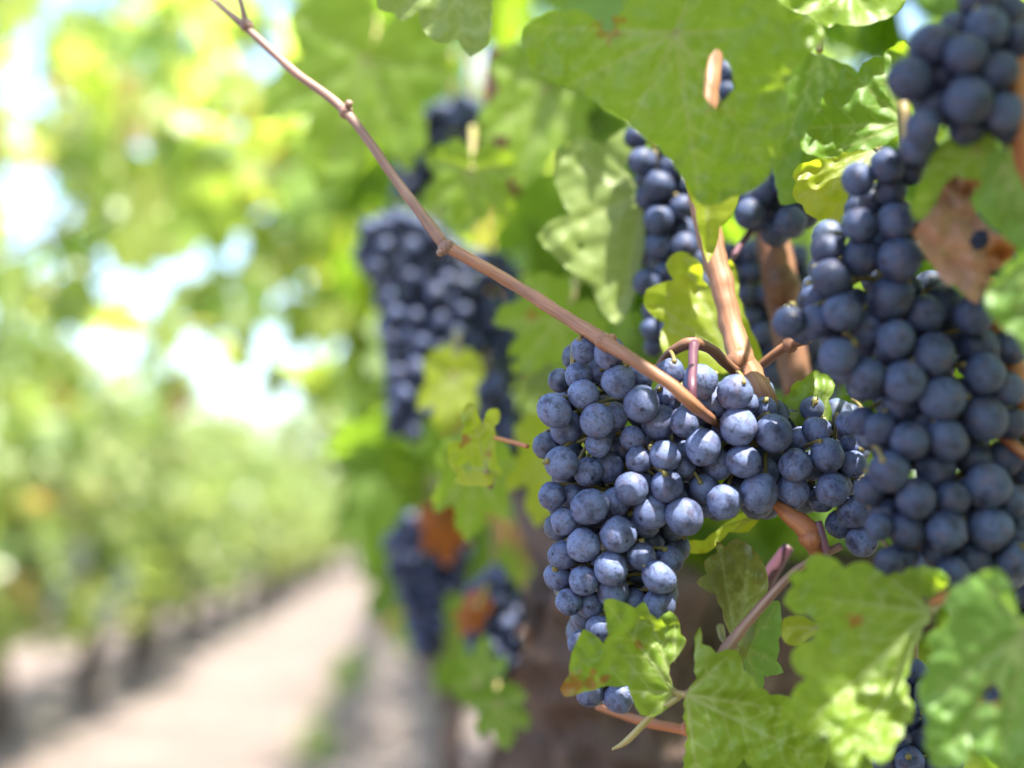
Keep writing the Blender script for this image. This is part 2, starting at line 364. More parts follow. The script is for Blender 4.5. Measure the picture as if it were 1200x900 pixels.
def hills():
    vs = []; fs = []; n = 90
    for i in range(n+1):
        a = R(-80+160*i/n); d = 420+60*math.sin(i*.3); h = 11+5*noise.noise((i*.13, 0, 0))+2.2*noise.noise((i*.7, 3, 0))
        x, y = d*math.sin(a), d*math.cos(a)
        vs += [(x*.82, y*.82, -1), (x, y, h), (x*1.25, y*1.25, -1)]
    for i in range(n):
        for k in range(2): fs.append((i*3+k, i*3+3+k, i*3+4+k, i*3+1+k))
    m, nn, b, o = mat('hill_scrub'); b.inputs['Base Color'].default_value = (0.10, 0.14, 0.06, 1); b.inputs['Roughness'].default_value = .95
    tc = N(nn, 'ShaderNodeTexCoord'); q = N(nn, 'ShaderNodeTexNoise', i_Scale=0.08, i_Detail=6.0); nn.links.new(tc.outputs['Object'], q.inputs[0])
    r = ramp(nn, [(.35, (.07, .11, .04)), (.6, (.17, .19, .09))], q.outputs['Fac']); nn.links.new(r.outputs[0], b.inputs['Base Color'])
    tag(link_mesh('hills', mesh_np('hills', vs, fs), m), kind='structure')
hills()

# ------------------------------------------------------------------ vine rows
def trunk_tubes(h=0.6, r=0.045, lean=(0, 0)):
    T = Tubes()
    pts = [Vector((0, 0, -.05)), Vector((lean[0]*.3+.015, lean[1]*.3, h*.3)), Vector((lean[0]*.7-.015, lean[1]*.6+.02, h*.65)), Vector((lean[0], lean[1], h))]
    T.add(pts, [r*1.5, r, r*.95, r*1.35], 14, 8, .35, 40, .5)
    return T
def cordon_tubes(h, ln, x=0, r=.022):
    T = Tubes()
    T.add([Vector((x, 0, h-.02)), Vector((x+.03, .12, h+.05)), Vector((x-.01, ln*.6, h+.07)), Vector((x, ln, h+.06))], [r*1.4, r, r*.9, r*.6], 10, 6, .3, 50, .3)
    T.add([Vector((x, 0, h-.02)), Vector((x-.03, -.12, h+.05)), Vector((x+.01, -ln*.6, h+.07)), Vector((x, -ln, h+.06))], [r*1.4, r, r*.9, r*.6], 10, 6, .3, 50, .3)
    return T
def shoots(n, h, ln, top, spread):
    T = Tubes(); tips = []
    for i in range(n):
        y = random.uniform(-ln, ln); x = random.gauss(0, .03); side = random.choice((-1, 1))
        e = Vector((side*random.uniform(.05, spread), y+random.uniform(-.3, .3), top*random.uniform(.85, 1.1)))
        b = Vector((x, y, h+.05)); T.add([b, b.lerp(e, .5)+Vector((random.gauss(0, .05), random.gauss(0, .05), .12)), e], [.006, .005, .003], 6, 5)
    return T

def row_foliage(name, n, half_w, half_l, z0, z1, size, low=True, jitter=0.75, seed=0, tail=0.15, gap=-.28):
    y = rng.uniform(-half_l, half_l, n); z = z0+(z1-z0)*rng.beta(1.3, 1.25, n)
    fr = np.clip((z-z0)/(z1-z0), 0, 1)
    wz = half_w*(0.55+0.6*np.sin(np.pi*np.clip(fr*.9+.08, 0, 1)))*(0.75+0.5*np.array([noise.noise((a*1.7, b*2.3, seed)) for a, b in zip(y, z)]))
    side = np.where(rng.random(n) < .5, -1, 1)
    x = side*wz*np.sqrt(rng.uniform(.10, 1.15, n))
    z += np.where(rng.random(n) < tail, rng.uniform(-.1, .35, n)*fr, 0)
    keep = np.array([noise.noise((a*3.1, b*3.1+seed*5, c*3.1)) > gap for a, b, c in zip(x, y, z)])
    x, y, z, side = x[keep], y[keep], z[keep], side[keep]; n = len(x)
    nn = np.stack([side*.8, np.zeros(n), np.full(n, .55)], 1)+rng.normal(0, jitter, (n, 3)); tips = np.array((0, 0, -1.))[None]+rng.normal(0, .5, (n, 3))
    pos = np.stack([x, y, z], 1)
    return pos, rng.uniform(.6, 1.15, n)*size, nn, tips, np.clip(rng.beta(1.6, 1.8, n)+np.where(rng.random(n) < .008, .6, 0), 0, .985)

LEFT_X = -1.62
def left_row():
    protos = []
    for k in range(4):
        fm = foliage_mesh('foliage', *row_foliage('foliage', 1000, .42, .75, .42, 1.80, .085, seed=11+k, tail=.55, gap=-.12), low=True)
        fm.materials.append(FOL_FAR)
        tt = trunk_tubes(.62, .05, (random.uniform(-.05, .05), random.uniform(-.08, .08))); tm = tube_mesh('trunk', tt); tm.materials.append(BARK_FAR)
        ct = cordon_tubes(.62, .6); cm = tube_mesh('cordon', ct); cm.materials.append(BARK_FAR)
        st = shoots(12, .62, .6, 1.35, .3); sm = tube_mesh('cane', st); sm.materials.append(CANE_GREY)
        protos.append((fm, tm, cm, sm))
    i = 0; y = 3.6
    while y < 34:
        o = empty('grapevine', (LEFT_X+random.uniform(-.05, .05), y, 0), 'sunlit leafy grapevine in the blurred row across the dirt path', 'grapevine', 'vines in the row across the path')
        fm, tm, cm, sm = protos[i % 4]; o.rotation_euler.z = random.choice((0, math.pi)) ; o.scale = (1, 1, random.uniform(.92, 1.06))
        for nm, me in (('foliage', fm), ('trunk', tm), ('cordon', cm), ('cane', sm)):
            if nm in ('cordon', 'cane') and y > 12: continue
            link_mesh(nm, me, None, o)
        y += 1.3 if y < 12 else 1.6; i += 1
    # second row further left, showing through gaps
    y = 6.0; i = 0
    while y < 40:
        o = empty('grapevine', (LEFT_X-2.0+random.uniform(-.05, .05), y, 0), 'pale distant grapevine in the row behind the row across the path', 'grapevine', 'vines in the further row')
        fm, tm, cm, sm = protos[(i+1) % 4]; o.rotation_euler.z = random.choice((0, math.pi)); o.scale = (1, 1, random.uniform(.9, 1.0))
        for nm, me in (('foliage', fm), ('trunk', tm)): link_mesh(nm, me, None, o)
        y += 1.7; i += 1
left_row()

ROW_X = 0.22
def right_row():
    protos = []
    for k in range(3):
        fm = foliage_mesh('foliage', *row_foliage('foliage', 640, .36, .72, .70, 1.80, .08, seed=31+k), low=False)
        fm.materials.append(FOL)
        tt = trunk_tubes(.62, .042, (random.uniform(-.05, .05), random.uniform(-.08, .08))); tm = tube_mesh('trunk', tt); tm.materials.append(BARK)
        ct = cordon_tubes(.62, .6); cm = tube_mesh('cordon', ct); cm.materials.append(BARK)
        st = shoots(14, .62, .6, 1.6, .25); sm = tube_mesh('cane', st); sm.materials.append(CANE)
        protos.append((fm, tm, cm, sm))
    y = 2.3; i = 0
    while y < 30:
        o = empty('grapevine', (ROW_X+random.uniform(-.03, .03), y, 0), 'green grapevine further along the near row behind the dark bunches', 'grapevine', 'vines further along the near row')
        fm, tm, cm, sm = protos[i % 3]; o.rotation_euler.z = random.choice((0, math.pi))
        for nm, me in (('foliage', fm), ('trunk', tm), ('cordon', cm), ('cane', sm)):
            if nm in ('cordon', 'cane') and y > 9: continue
            link_mesh(nm, me, None, o)
        y += 1.3 if y < 9 else 1.6; i += 1
right_row()
def end_vines():
    src = [o for o in C.objects if o.name.startswith('grapevine') and o.get('group') == 'vines in the row across the path'][:4]
    for i, (x, y) in enumerate([(-1.2, 33), (-.4, 32), (.3, 31.5), (-.8, 34), (-1.7, 35)]):
        s0 = src[i % 4]; o = s0.copy(); C.objects.link(o); o.location = (x, y, 0); o.rotation_euler.z = math.pi/2+i
        o['label'] = 'hazy pale grapevine closing the far end of the dirt path'; o['group'] = 'vines at the far end of the path'
        for ch in s0.children:
            c = ch.copy(); C.objects.link(c); c.parent = o
end_vines()
def far_tree(x, y, h, wd, label):
    root = empty('tree', (x, y, 0), label, 'tree', 'trees beyond the vineyard')
    T = Tubes(); T.add([Vector((0, 0, -.1)), Vector((.05, 0, h*.3)), Vector((0, .1, h*.6)), Vector((.1, 0, h*.85))], [h*.04, h*.03, h*.022, h*.008], 9, 6, .2, 8)
    for i in range(6):
        a = random.uniform(0, 6.28); z = h*random.uniform(.3, .65); T.add([Vector((0, 0, z)), Vector((math.cos(a)*wd*.3, math.sin(a)*wd*.3, z+h*.12)), Vector((math.cos(a)*wd*.42, math.sin(a)*wd*.42, z+h*.22))], [h*.014, h*.009, h*.004], 6, 4)
    T.build('trunk', BARK_FAR, root)
    pos = []
    for k in range(26):
        a = random.uniform(0, 6.28); q = math.sqrt(random.random())*wd*.5; z = h*random.uniform(.28, .95); q *= math.sqrt(max(.1, 1-((z/h-.55)/.5)**2))
        c = Vector((math.cos(a)*q, math.sin(a)*q, z))
        for _ in range(34): pos.append(c+Vector((random.gauss(0, wd*.075), random.gauss(0, wd*.075), random.gauss(0, h*.05))))
    n = len(pos); nn, tips = rnd_leaf_frames(n, (-.2, -.5, .3))
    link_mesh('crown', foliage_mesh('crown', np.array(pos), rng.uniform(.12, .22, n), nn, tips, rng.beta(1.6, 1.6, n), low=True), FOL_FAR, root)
for x, y, h, wd in [(-5.2, 38, 4.4, 3.4), (-2.9, 41, 5.0, 4.0), (-.9, 39, 4.3, 3.2), (1.0, 44, 5.2, 4.0), (-8.0, 42, 4.6, 4.0), (-10.6, 47, 5.0, 4.5), (3.4, 42, 4.8, 4.0)]:
    far_tree(x, y, h, wd, 'pale blurred tree beyond the far end of the vineyard path')

# ------------------------------------------------------------------ the near vine: trunk, arms, canes, canopy
def crop(ox, oy, s, pts): return [(ox+x/s, oy+y/s) for x, y in pts]
NEAR_D = 0.98
base = P(705, 2100, NEAR_D); base.z = 0
vine = empty('grapevine', base, 'old grapevine with shaggy brown trunk carrying the sharp dark bunches', 'grapevine')
def near_part(name, T, m, label=None):
    o = T.build(name, m, vine, origin=base)
    if label: o['label'] = label
    return o
T = Tubes()
T.add([Vector((base.x, base.y, -.05)), P(730, 1500, NEAR_D), P(715, 1050, NEAR_D), P(735, 850, NEAR_D+.01), P(720, 740, NEAR_D+.01), P(690, 650, NEAR_D+.02)], [.085, .055, .05, .058, .062, .04], 40, 16, .5, 45, .8)
T.add([P(735, 880, NEAR_D), P(830, 800, NEAR_D+.02), P(930, 730, NEAR_D+.05), P(1080, 690, NEAR_D+.05)], [.05, .045, .04, .032], 30, 14, .5, 45, .8)
T.add([P(690, 680, NEAR_D), P(640, 615, NEAR_D+.02), P(610, 560, NEAR_D+.08), P(590, 470, NEAR_D+.15)], [.036, .018, .012, .010], 12, 8, .3, 50, .3)
near_part('trunk', T, BARK)
def near_cane(pts, m, label=None, name='cane', nodes=(), rough=.12, sides=12):
    """pts: (px, py, depth, radius px)"""
    T = Tubes()
    T.add([P(a, b, d) for a, b, d, r in pts], [r*d/F for a, b, d, r in pts], sides, 10, rough, 160, .1)
    for (a, b, d, r) in nodes: T.knob(P(a, b, d), r*d/F, (1, 1, 1))
    return near_part(name, T, m, label)
near_cane([(238, -12, .615, 3.2), (262, 10, .61, 3.4), (288, 32, .605, 4.2), (345, 84, .595, 4.8), (405, 131, .585, 5.4), (465, 212, .575, 6.0), (522, 289, .568, 7.2)], CANE_GREY, 'long thin greyish pink cane slanting across the open aisle',
          nodes=[(289, 30, .605, 8.5), (405, 130, .585, 8.5), (409, 122, .583, 5.0), (524, 290, .567, 10.0), (516, 296, .566, 4.5)])
near_cane([(289, 30, .605, 3.8), (284, 10, .607, 3.2), (277, -14, .61, 2.6)], CANE_GREY)
near_cane([(522, 288, .568, 8.0), (560, 309, .563, 7.4), (610, 338, .556, 7.6), (660, 370, .538, 8.0), (708, 400, .520, 8.8), (745, 424, .508, 7.6), (785, 450, .504, 7.6), (812, 474, .506, 7.6), (828, 487, .517, 6.5), (846, 500, .538, 5.0), (860, 508, .56, 4.0)], CANE, 'orange brown lower end of the cane lying over the sharp bunch',
          nodes=[(524, 289, .567, 9.0), (709, 400, .520, 11.0), (716, 398, .519, 7.0)])
near_cane([(836, -20, .62, 16), (831, 60, .615, 17), (827, 120, .605, 16), (821, 190, .60, 14.5), (822, 230, .595, 14.5), (833, 285, .588, 14.5), (848, 345, .58, 14), (862, 400, .572, 15), (876, 436, .556, 17), (893, 468, .540, 17), (905, 500, .555, 14)], CANE, 'thick tan shoot rising behind the big green leaf', nodes=[(868, 425, .558, 18), (890, 460, .543, 19)], rough=.18)
near_cane([(868, 440, .552, 7), (852, 427, .545, 6.6), (834, 410, .538, 6.6), (812, 402, .531, 7.0), (794, 408, .533, 6.2), (779, 420, .538, 5.5), (768, 436, .538, 5)], CANE_DARK, 'brown tendril arch between the shoot and the long cane', nodes=[(813, 403, .531, 9.5)])
near_cane([(813, 403, .530, 6.2), (812, 430, .518, 5.4), (811, 455, .509, 5.2), (813, 482, .510, 5.0)], PURPLE, 'short purple stalk hanging from the arch', 'stalk')
near_cane([(884, 180, .70, 20), (900, 250, .69, 20), (912, 320, .68, 20), (922, 385, .67, 19), (936, 460, .66, 18)], CANE_DARK, 'thick red brown shoot in shade', nodes=[(916, 335, .667, 23)])
near_cane([(882, 268, .64, 3.6), (868, 286, .63, 3.6), (856, 306, .62, 3.6)], PURPLE, None, 'stalk')
near_cane([(888, 432, .575, 5), (908, 415, .57, 5.2), (926, 404, .565, 5.5), (948, 398, .55, 5.5)], CANE_DARK, nodes=[(926, 404, .563, 9)])
near_cane([(908, 590, .53, 6), (925, 604, .528, 10), (944, 620, .526, 14), (956, 638, .528, 13), (960, 668, .532, 9)], REDSTEM, 'split red brown stub under the sharp bunch', nodes=[(950, 632, .524, 13)], rough=.3)
near_cane([(958, 612, .525, 5), (966, 638, .522, 5), (973, 662, .524, 4), (990, 684, .53, 3)], PURPLE, None, 'stalk')
near_cane([(985, 640, .53, 4.5), (952, 656, .527, 4.8), (928, 672, .524, 5.0), (898, 704, .521, 6.0), (872, 734, .519, 6.5), (851, 760, .517, 7.5), (833, 786, .516, 4.5), (812, 808, .516, 4.5), (800, 816, .516, 5)], CANE_GREY, 'thin grey pink side shoot carrying the front leaves', nodes=[(851, 762, .517, 8)])
near_cane([(700, 828, .60, 4), (735, 840, .59, 5), (770, 849, .58, 6), (806, 856, .57, 6)], REDSTEM, nodes=[(806, 855, .57, 9)])
near_cane([(925, 640, .60, 7), (905, 670, .60, 9), (888, 705, .60, 9)], PURPLE)
near_cane([(580, 513, .60, 2.4), (600, 518, .585, 2.6), (618, 523, .575, 2.8)], REDSTEM, None, 'stalk')
near_cane([(587, 60, .92, 15), (583, 110, .92, 15), (592, 165, .92, 13), (598, 230, .93, 12)], CANE_DARK)
near_cane([(1150, 330, .49, 14), (1186, 430, .485, 14), (1230, 560, .48, 15)], REDSTEM)
near_cane([(1172, 508, .475, 6), (1200, 532, .47, 7), (1240, 560, .47, 8)], REDSTEM)
near_cane([(1195, 60, .43, 12), (1196, 150, .43, 13), (1215, 260, .44, 13)], REDSTEM)
near_cane([(1085, 715, .46, 4), (1100, 702, .46, 6), (1125, 690, .47, 6), (1170, 690, .48, 6)], REDSTEM)

# ------------------------------------------------------------------ grape bunches
def dent(me, seed, amt):
    for v in me.vertices: v.co *= 1+amt*noise.noise(v.co*1.3+Vector((seed, 0, 0)))+amt*.3*noise.noise(v.co*4+Vector((0, seed, 0)))
    return me
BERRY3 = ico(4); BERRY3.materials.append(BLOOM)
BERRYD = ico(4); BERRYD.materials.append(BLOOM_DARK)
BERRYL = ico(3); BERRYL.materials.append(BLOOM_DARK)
VARIANTS = {}
for _src, _m in ((BERRY3, BLOOM), (BERRYD, BLOOM_DARK), (BERRYL, BLOOM_DARK)):
    VARIANTS[_src.name] = []
    for _k in range(5):
        _me = dent(_src.copy(), _k*3.7+1, (.03, .05, .06, .08, .11)[_k]); VARIANTS[_src.name].append(_me)
def inside(p, poly):
    x, y = p; c = False; j = len(poly)-1
    for i in range(len(poly)):
        xi, yi = poly[i]; xj, yj = poly[j]
        if (yi > y) != (yj > y) and x < (xj-xi)*(y-yi)/(yj-yi)+xi: c = not c
        j = i
    return c
def bunch(label, stem, axis, d0, traced=(), hull=None, nfill=0, rfill=18, thick=.04, bulge=.012, me=None, mat_=None, cap=100, rmin=15, branches=(), group=None, up=.02):
    """traced: (px, py, r px); hull: pixel outline the fillers stay in; axis: pixel polyline of the rachis; d0: depth of the front"""
    me = me or BERRY3
    xs = [t[0] for t in traced]+[h[0] for h in (hull or [])]; cx = (min(xs)+max(xs))/2; hw = (max(xs)-min(xs))/2+1
    axz = d0+thick*.5
    root = empty('grape_bunch', P(stem[0], stem[1], axz), label, 'grape bunch', group); org = Vector(root.location)
    B = []   # (pos, r)
    def hit(p, r, tol=.90):
        for q, s in B:
            if (p-q).length < (r+s)*tol: return True
        return False
    for (a, b, r) in sorted(traced, key=lambda t: -t[2]):
        r = max(r, rmin); d = d0+bulge*((a-cx)/hw)**2+max(0, 20-r)*.0006; k = 0
        while k < 60:
            p = P(a, b, d); rr = r*d/F
            if not hit(p, rr): break
            d += .001; k += 1
        B.append((p, rr))
    k = 0; want = len(B)+nfill
    if hull:
        hx = [h[0] for h in hull]; hy = [h[1] for h in hull]
        while len(B) < want and k < nfill*120:
            k += 1; a = random.uniform(min(hx), max(hx)); b = random.uniform(min(hy), max(hy))
            if not inside((a, b), hull): continue
            lo = 0.0 if not traced else .012
            d = d0+random.uniform(lo, thick) if traced or k > nfill*25 else d0+random.uniform(0, .02)
            d += bulge*((a-cx)/hw)**2; p = P(a, b, d); r = rfill*random.uniform(.8, 1.12)*d/F
            if not hit(p, r, .85): B.append((p, r))
    ax = [P(a, b, axz) for a, b in axis]; axs = catmull(ax, 8)
    T = Tubes()
    for br in branches: T.add([P(a, b, axz) for a, b in br], [.0018]*len(br), 7, 8, .15, 200); axs = axs+catmull([P(a, b, axz) for a, b in br], 8)
    T.add(ax, [.0022]+[.0018]*(len(ax)-2)+[.001], 7, 8, .15, 200)
    st = P(stem[0], stem[1], axz); T.add([st+Vector((0, 0, up)), st, ax[0]], [.0022, .0022, .0022], 7, 4)
    order = sorted(range(len(B)), key=lambda i: (CMI @ B[i][0]).z, reverse=True)
    rest = []
    for n_, i in enumerate(order):
        p, r = B[i]
        q = min(axs, key=lambda s: (s-p).length+(s.z < p.z)*.004); away = (p-q).normalized()
        dirv = (away*.5+Vector((random.gauss(0, .55), random.gauss(0, .55), -.6+random.gauss(0, .4)))).normalized()
        s = p-dirv*r*.95
        if (q-s).length > .030: q = s+(CM.to_3x3() @ Vector((0, 0, -1)))*.012+Vector((0, 0, .004))
        T.add([q, q.lerp(s, .5)+Vector((0, 0, .0015)), s-dirv*.001, s], [.0009, .0008, .0008, .0015], 5, 3)
        e = random.uniform(.94, 1.10)
        if n_ < cap:
            o = bpy.data.objects.new('berry', random.choice(VARIANTS[me.name])); C.objects.link(o); o.parent = root
            o.location = p-org; o.rotation_mode = 'QUATERNION'; o.rotation_quaternion = (-dirv).to_track_quat('Z', 'Y'); o.scale = (r*random.uniform(.96, 1.02), r*random.uniform(.95, 1.03), r*e)
        else: rest.append((p-org, r, dirv))
    if rest:
        src = ico(2); n = len(src.vertices); co = np.empty(n*3, 'f'); src.vertices.foreach_get('co', co); co = co.reshape(-1, 3)
        fi = np.array([tuple(pl.vertices) for pl in src.polygons])
        v = np.concatenate([co*r+np.array(p) for p, r, _ in rest]); f = np.concatenate([fi+n*i for i in range(len(rest))])
        o = link_mesh('berries', mesh_np('berries', v, f), BLOOM_PACK if mat_ is None else mat_, root); o['kind'] = 'stuff'
    T.build('stalk', STALK, root, origin=org)
    return root
# packed berries have coordinates in metres, so their own texture scale
BLOOM_PACK, _n, _b, _o = mat('packed_grape_skin')
_tc = N(_n, 'ShaderNodeTexCoord'); _q = N(_n, 'ShaderNodeTexNoise', i_Scale=220.0, i_Detail=4.0); _n.links.new(_tc.outputs['Object'], _q.inputs[0])
_r = ramp(_n, [(.3, (.012, .013, .03)), (.62, (.085, .115, .20))], _q.outputs['Fac']); _n.links.new(_r.outputs[0], _b.inputs['Base Color']); _b.inputs['Roughness'].default_value = .5

s1 = 3.4618
m1 = [(345, 460, 72), (220, 490, 68), (172, 420, 71), (290, 352, 62), (270, 278, 58), (292, 172, 54), (432, 300, 68), (395, 185, 66), (200, 632, 72), (138, 562, 58), (308, 668, 62), (392, 650, 62), (525, 392, 76),
      (598, 465, 74), (415, 440, 58), (490, 532, 50), (515, 620, 54), (622, 602, 64), (702, 465, 62), (776, 566, 74), (628, 726, 66), (484, 736, 72), (418, 792, 64), (316, 812, 76), (163, 766, 56), (238, 766, 48), (699, 848, 78),
      (568, 830, 72), (780, 736, 62), (862, 790, 72), (918, 484, 78), (940, 626, 70), (1002, 752, 80), (1062, 512, 78), (1150, 640, 68), (1122, 724, 62), (842, 640, 58), (822, 388, 66), (905, 346, 72), (762, 302, 72), (642, 266, 58),
      (950, 388, 52), (1025, 412, 50), (632, 372, 56), (692, 640, 54), (212, 870, 58), (425, 890, 64), (540, 872, 66), (590, 545, 50), (350, 555, 40)]
m2 = [(290, 205, 70), (431, 163, 76), (402, 298, 70), (525, 250, 60), (205, 245, 60), (185, 330, 58), (290, 347, 60), (597, 333, 68), (230, 434, 54), (315, 448, 54), (410, 390, 66), (355, 540, 56), (600, 440, 66), (495, 432, 42),
      (275, 600, 42), (320, 805, 56), (436, 825, 60), (292, 498, 44), (480, 560, 62), (545, 525, 60), (430, 690, 62), (500, 770, 56), (385, 640, 56), (560, 640, 56), (355, 735, 50)]
m4 = [(288, 430, 66), (248, 335, 52), (185, 368, 42), (368, 310, 48), (306, 558, 66), (160, 562, 62), (385, 462, 52), (395, 640, 66), (385, 392, 46), (268, 592, 52), (335, 690, 54), (418, 752, 60), (455, 585, 50)]
main_t = [(600+a/s1, 360+b/s1, r/s1) for a, b, r in m1]+[(600+a/s1, 580+b/s1, r/s1) for a, b, r in m2]+[(880+a/3.216, 400+b/3.216, r/3.216) for a, b, r in m4]
hull_main = [(650, 440), (690, 405), (740, 430), (800, 470), (870, 455), (1000, 490), (1010, 560), (960, 590), (880, 590), (800, 610), (780, 690), (770, 800), (720, 815), (690, 780), (665, 680), (650, 600)]
bunch('sharp blue black grape bunch at the centre, under the slanting cane', (820, 470), [(815, 488), (780, 510), (735, 540), (715, 620), (715, 700), (722, 800)], .522, main_t, hull_main, 170, 18.5, .05, .010, cap=100, up=.002, branches=[[(815, 488), (880, 520), (950, 545), (1010, 560)], [(740, 540), (690, 500), (670, 440)]])
s3 = 3.216
r3 = [(405, 290, 66), (515, 236, 68), (525, 332, 62), (460, 370, 45), (545, 448, 72), (285, 555, 64), (408, 462, 66), (445, 492, 55), (415, 580, 75), (560, 590, 86), (515, 540, 56), (300, 662, 72), (526, 737, 86), (345, 790, 76), (442, 850, 72),
      (143, 830, 64), (245, 825, 64), (652, 800, 80), (725, 765, 74), (842, 800, 74), (545, 892, 76), (640, 180, 66), (680, 915, 64), (835, 900, 66), (600, 260, 52)]
r4 = [(330, 58, 74), (440, 130, 70), (580, 150, 78), (532, 30, 68), (688, 48, 80), (720, 215, 88), (880, 122, 80), (880, 290, 86), (562, 242, 68), (600, 376, 74), (740, 370, 80), (490, 330, 62), (420, 300, 50), (520, 492, 78), (695, 485, 78), (622, 592, 76),
      (760, 590, 66), (890, 545, 90), (735, 716, 76), (510, 642, 60), (588, 712, 70), (900, 702, 86), (840, 442, 72), (760, -25, 72), (862, 28, 78), (430, 0, 66), (965, 180, 68), (955, 440, 72), (450, 560, 62), (482, 700, 52), (570, 812, 62),
      (702, 792, 60), (1000, 722, 70), (1000, 822, 72), (835, 822, 72), (650, 670, 56), (985, 600, 62), (1040, 480, 60), (1050, 640, 60), (660, 300, 60), (820, 200, 56), (800, 650, 56), (640, 130, 60), (980, 20, 66), (980, 310, 64), (520, 830, 54), (930, 860, 70), (760, 870, 60)]
right_t = [(880+a/s3, 120+b/s3, r/s3) for a, b, r in r3]+[(880+a/s3, 400+b/s3, r/s3) for a, b, r in r4]
right_t += [(1150, 282, 21), (1172, 305, 20), (1138, 308, 21), (1160, 262, 19)]  # berries added behind the dry leaf to darken its hole
hull_r = [(1020, 210), (1070, 260), (1060, 330), (1150, 350), (1190, 450), (1210, 560), (1210, 680), (1060, 670), (1030, 580), (990, 450), (940, 390), (960, 290)]
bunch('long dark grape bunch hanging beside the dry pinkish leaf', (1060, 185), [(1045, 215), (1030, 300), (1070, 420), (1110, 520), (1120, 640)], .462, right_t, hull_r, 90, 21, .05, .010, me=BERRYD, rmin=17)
t8 = [(720, 195, 96), (870, 240, 98), (957, 130, 98), (820, 120, 68), (625, 347, 102), (726, 472, 86), (882, 440, 106), (1012, 310, 88), (870, 562, 80), (680, 562, 82), (1115, 455, 66), (1035, 492, 86), (650, 645, 76), (1060, 560, 72), (930, 5, 92), (770, 330, 70), (1120, 300, 66), (960, 560, 70), (1100, 180, 80), (1050, 40, 80)]
bunch('dark grape bunch at the top right corner above the long bunch', (1160, -30), [(1155, 0), (1140, 60), (1120, 130)], .42, [(900+a/3.75, b/3.75, r/3.75) for a, b, r in t8], [(1080, 40), (1190, 10), (1200, 130), (1130, 150), (1070, 100)], 22, 24, .045, .008, me=BERRYD, rmin=17)
s6 = 2.857
shA = [(560+a/s6, b/s6, r/s6) for a, b, r in [(550, 542, 52), (606, 622, 52), (682, 620, 40), (682, 692, 42), (605, 736, 52), (687, 776, 50), (615, 822, 52), (530, 460, 40), (570, 660, 44), (650, 560, 44), (720, 660, 40), (722, 740, 46), (570, 780, 40), (640, 505, 36)]]
shA += [(640+a/3.75, 280+b/3.75, r/3.75) for a, b, r in [(485, 30, 62), (440, 190, 58), (520, 150, 54), (610, 30, 62), (460, 395, 46), (475, 472, 44), (640, 95, 62), (500, 100, 50), (600, 160, 56), (540, 60, 50), (470, 320, 46), (560, 270, 56), (540, 400, 50), (650, 180, 56)]]
shA += [(851, 84, 12), (850, 107, 13)]
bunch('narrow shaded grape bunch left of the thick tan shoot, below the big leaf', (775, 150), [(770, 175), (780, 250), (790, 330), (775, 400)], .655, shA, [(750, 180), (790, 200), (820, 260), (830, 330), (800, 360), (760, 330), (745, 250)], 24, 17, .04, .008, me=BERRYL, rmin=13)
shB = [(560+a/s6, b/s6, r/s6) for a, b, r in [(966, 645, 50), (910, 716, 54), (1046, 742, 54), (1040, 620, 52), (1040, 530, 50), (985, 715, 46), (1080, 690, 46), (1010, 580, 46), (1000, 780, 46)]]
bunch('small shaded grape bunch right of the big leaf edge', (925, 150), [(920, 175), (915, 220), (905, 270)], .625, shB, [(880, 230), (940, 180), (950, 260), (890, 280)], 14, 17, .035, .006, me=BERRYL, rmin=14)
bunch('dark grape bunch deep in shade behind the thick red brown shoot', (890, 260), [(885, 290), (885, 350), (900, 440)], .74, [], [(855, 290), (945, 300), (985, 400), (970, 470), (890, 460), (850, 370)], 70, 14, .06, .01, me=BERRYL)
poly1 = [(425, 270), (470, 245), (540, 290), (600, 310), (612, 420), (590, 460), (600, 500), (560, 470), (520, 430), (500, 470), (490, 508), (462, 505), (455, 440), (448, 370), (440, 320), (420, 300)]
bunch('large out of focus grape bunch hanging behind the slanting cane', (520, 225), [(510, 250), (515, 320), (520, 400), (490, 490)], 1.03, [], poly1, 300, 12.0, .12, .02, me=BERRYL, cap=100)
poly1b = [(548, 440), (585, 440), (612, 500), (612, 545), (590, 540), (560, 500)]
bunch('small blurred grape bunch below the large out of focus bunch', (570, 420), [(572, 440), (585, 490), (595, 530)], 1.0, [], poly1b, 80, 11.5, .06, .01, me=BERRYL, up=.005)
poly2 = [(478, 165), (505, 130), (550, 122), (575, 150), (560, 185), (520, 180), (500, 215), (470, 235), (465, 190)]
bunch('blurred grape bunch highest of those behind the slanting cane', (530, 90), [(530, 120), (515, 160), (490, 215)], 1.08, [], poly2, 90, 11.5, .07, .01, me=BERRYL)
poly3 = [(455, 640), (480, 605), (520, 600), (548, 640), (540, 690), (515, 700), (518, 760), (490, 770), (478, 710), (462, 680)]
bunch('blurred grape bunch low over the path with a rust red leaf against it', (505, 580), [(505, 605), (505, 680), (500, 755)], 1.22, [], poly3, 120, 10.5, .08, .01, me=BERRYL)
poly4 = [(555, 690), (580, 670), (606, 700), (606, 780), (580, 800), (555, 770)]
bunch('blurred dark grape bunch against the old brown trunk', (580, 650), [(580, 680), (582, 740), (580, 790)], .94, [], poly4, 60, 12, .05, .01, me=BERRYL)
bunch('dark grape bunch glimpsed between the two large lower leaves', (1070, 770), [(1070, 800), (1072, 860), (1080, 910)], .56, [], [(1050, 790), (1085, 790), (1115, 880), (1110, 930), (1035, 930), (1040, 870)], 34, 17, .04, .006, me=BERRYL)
bunch('added grape bunch standing in for the dark shade behind the hole of the bluish green leaf', (1165, 770), [(1165, 785), (1165, 820), (1165, 850)], .50, [], [(1130, 785), (1195, 785), (1195, 845), (1130, 845)], 12, 19, .03, .004, me=BERRYL)  # bunch added only so that the leaf hole looks dark
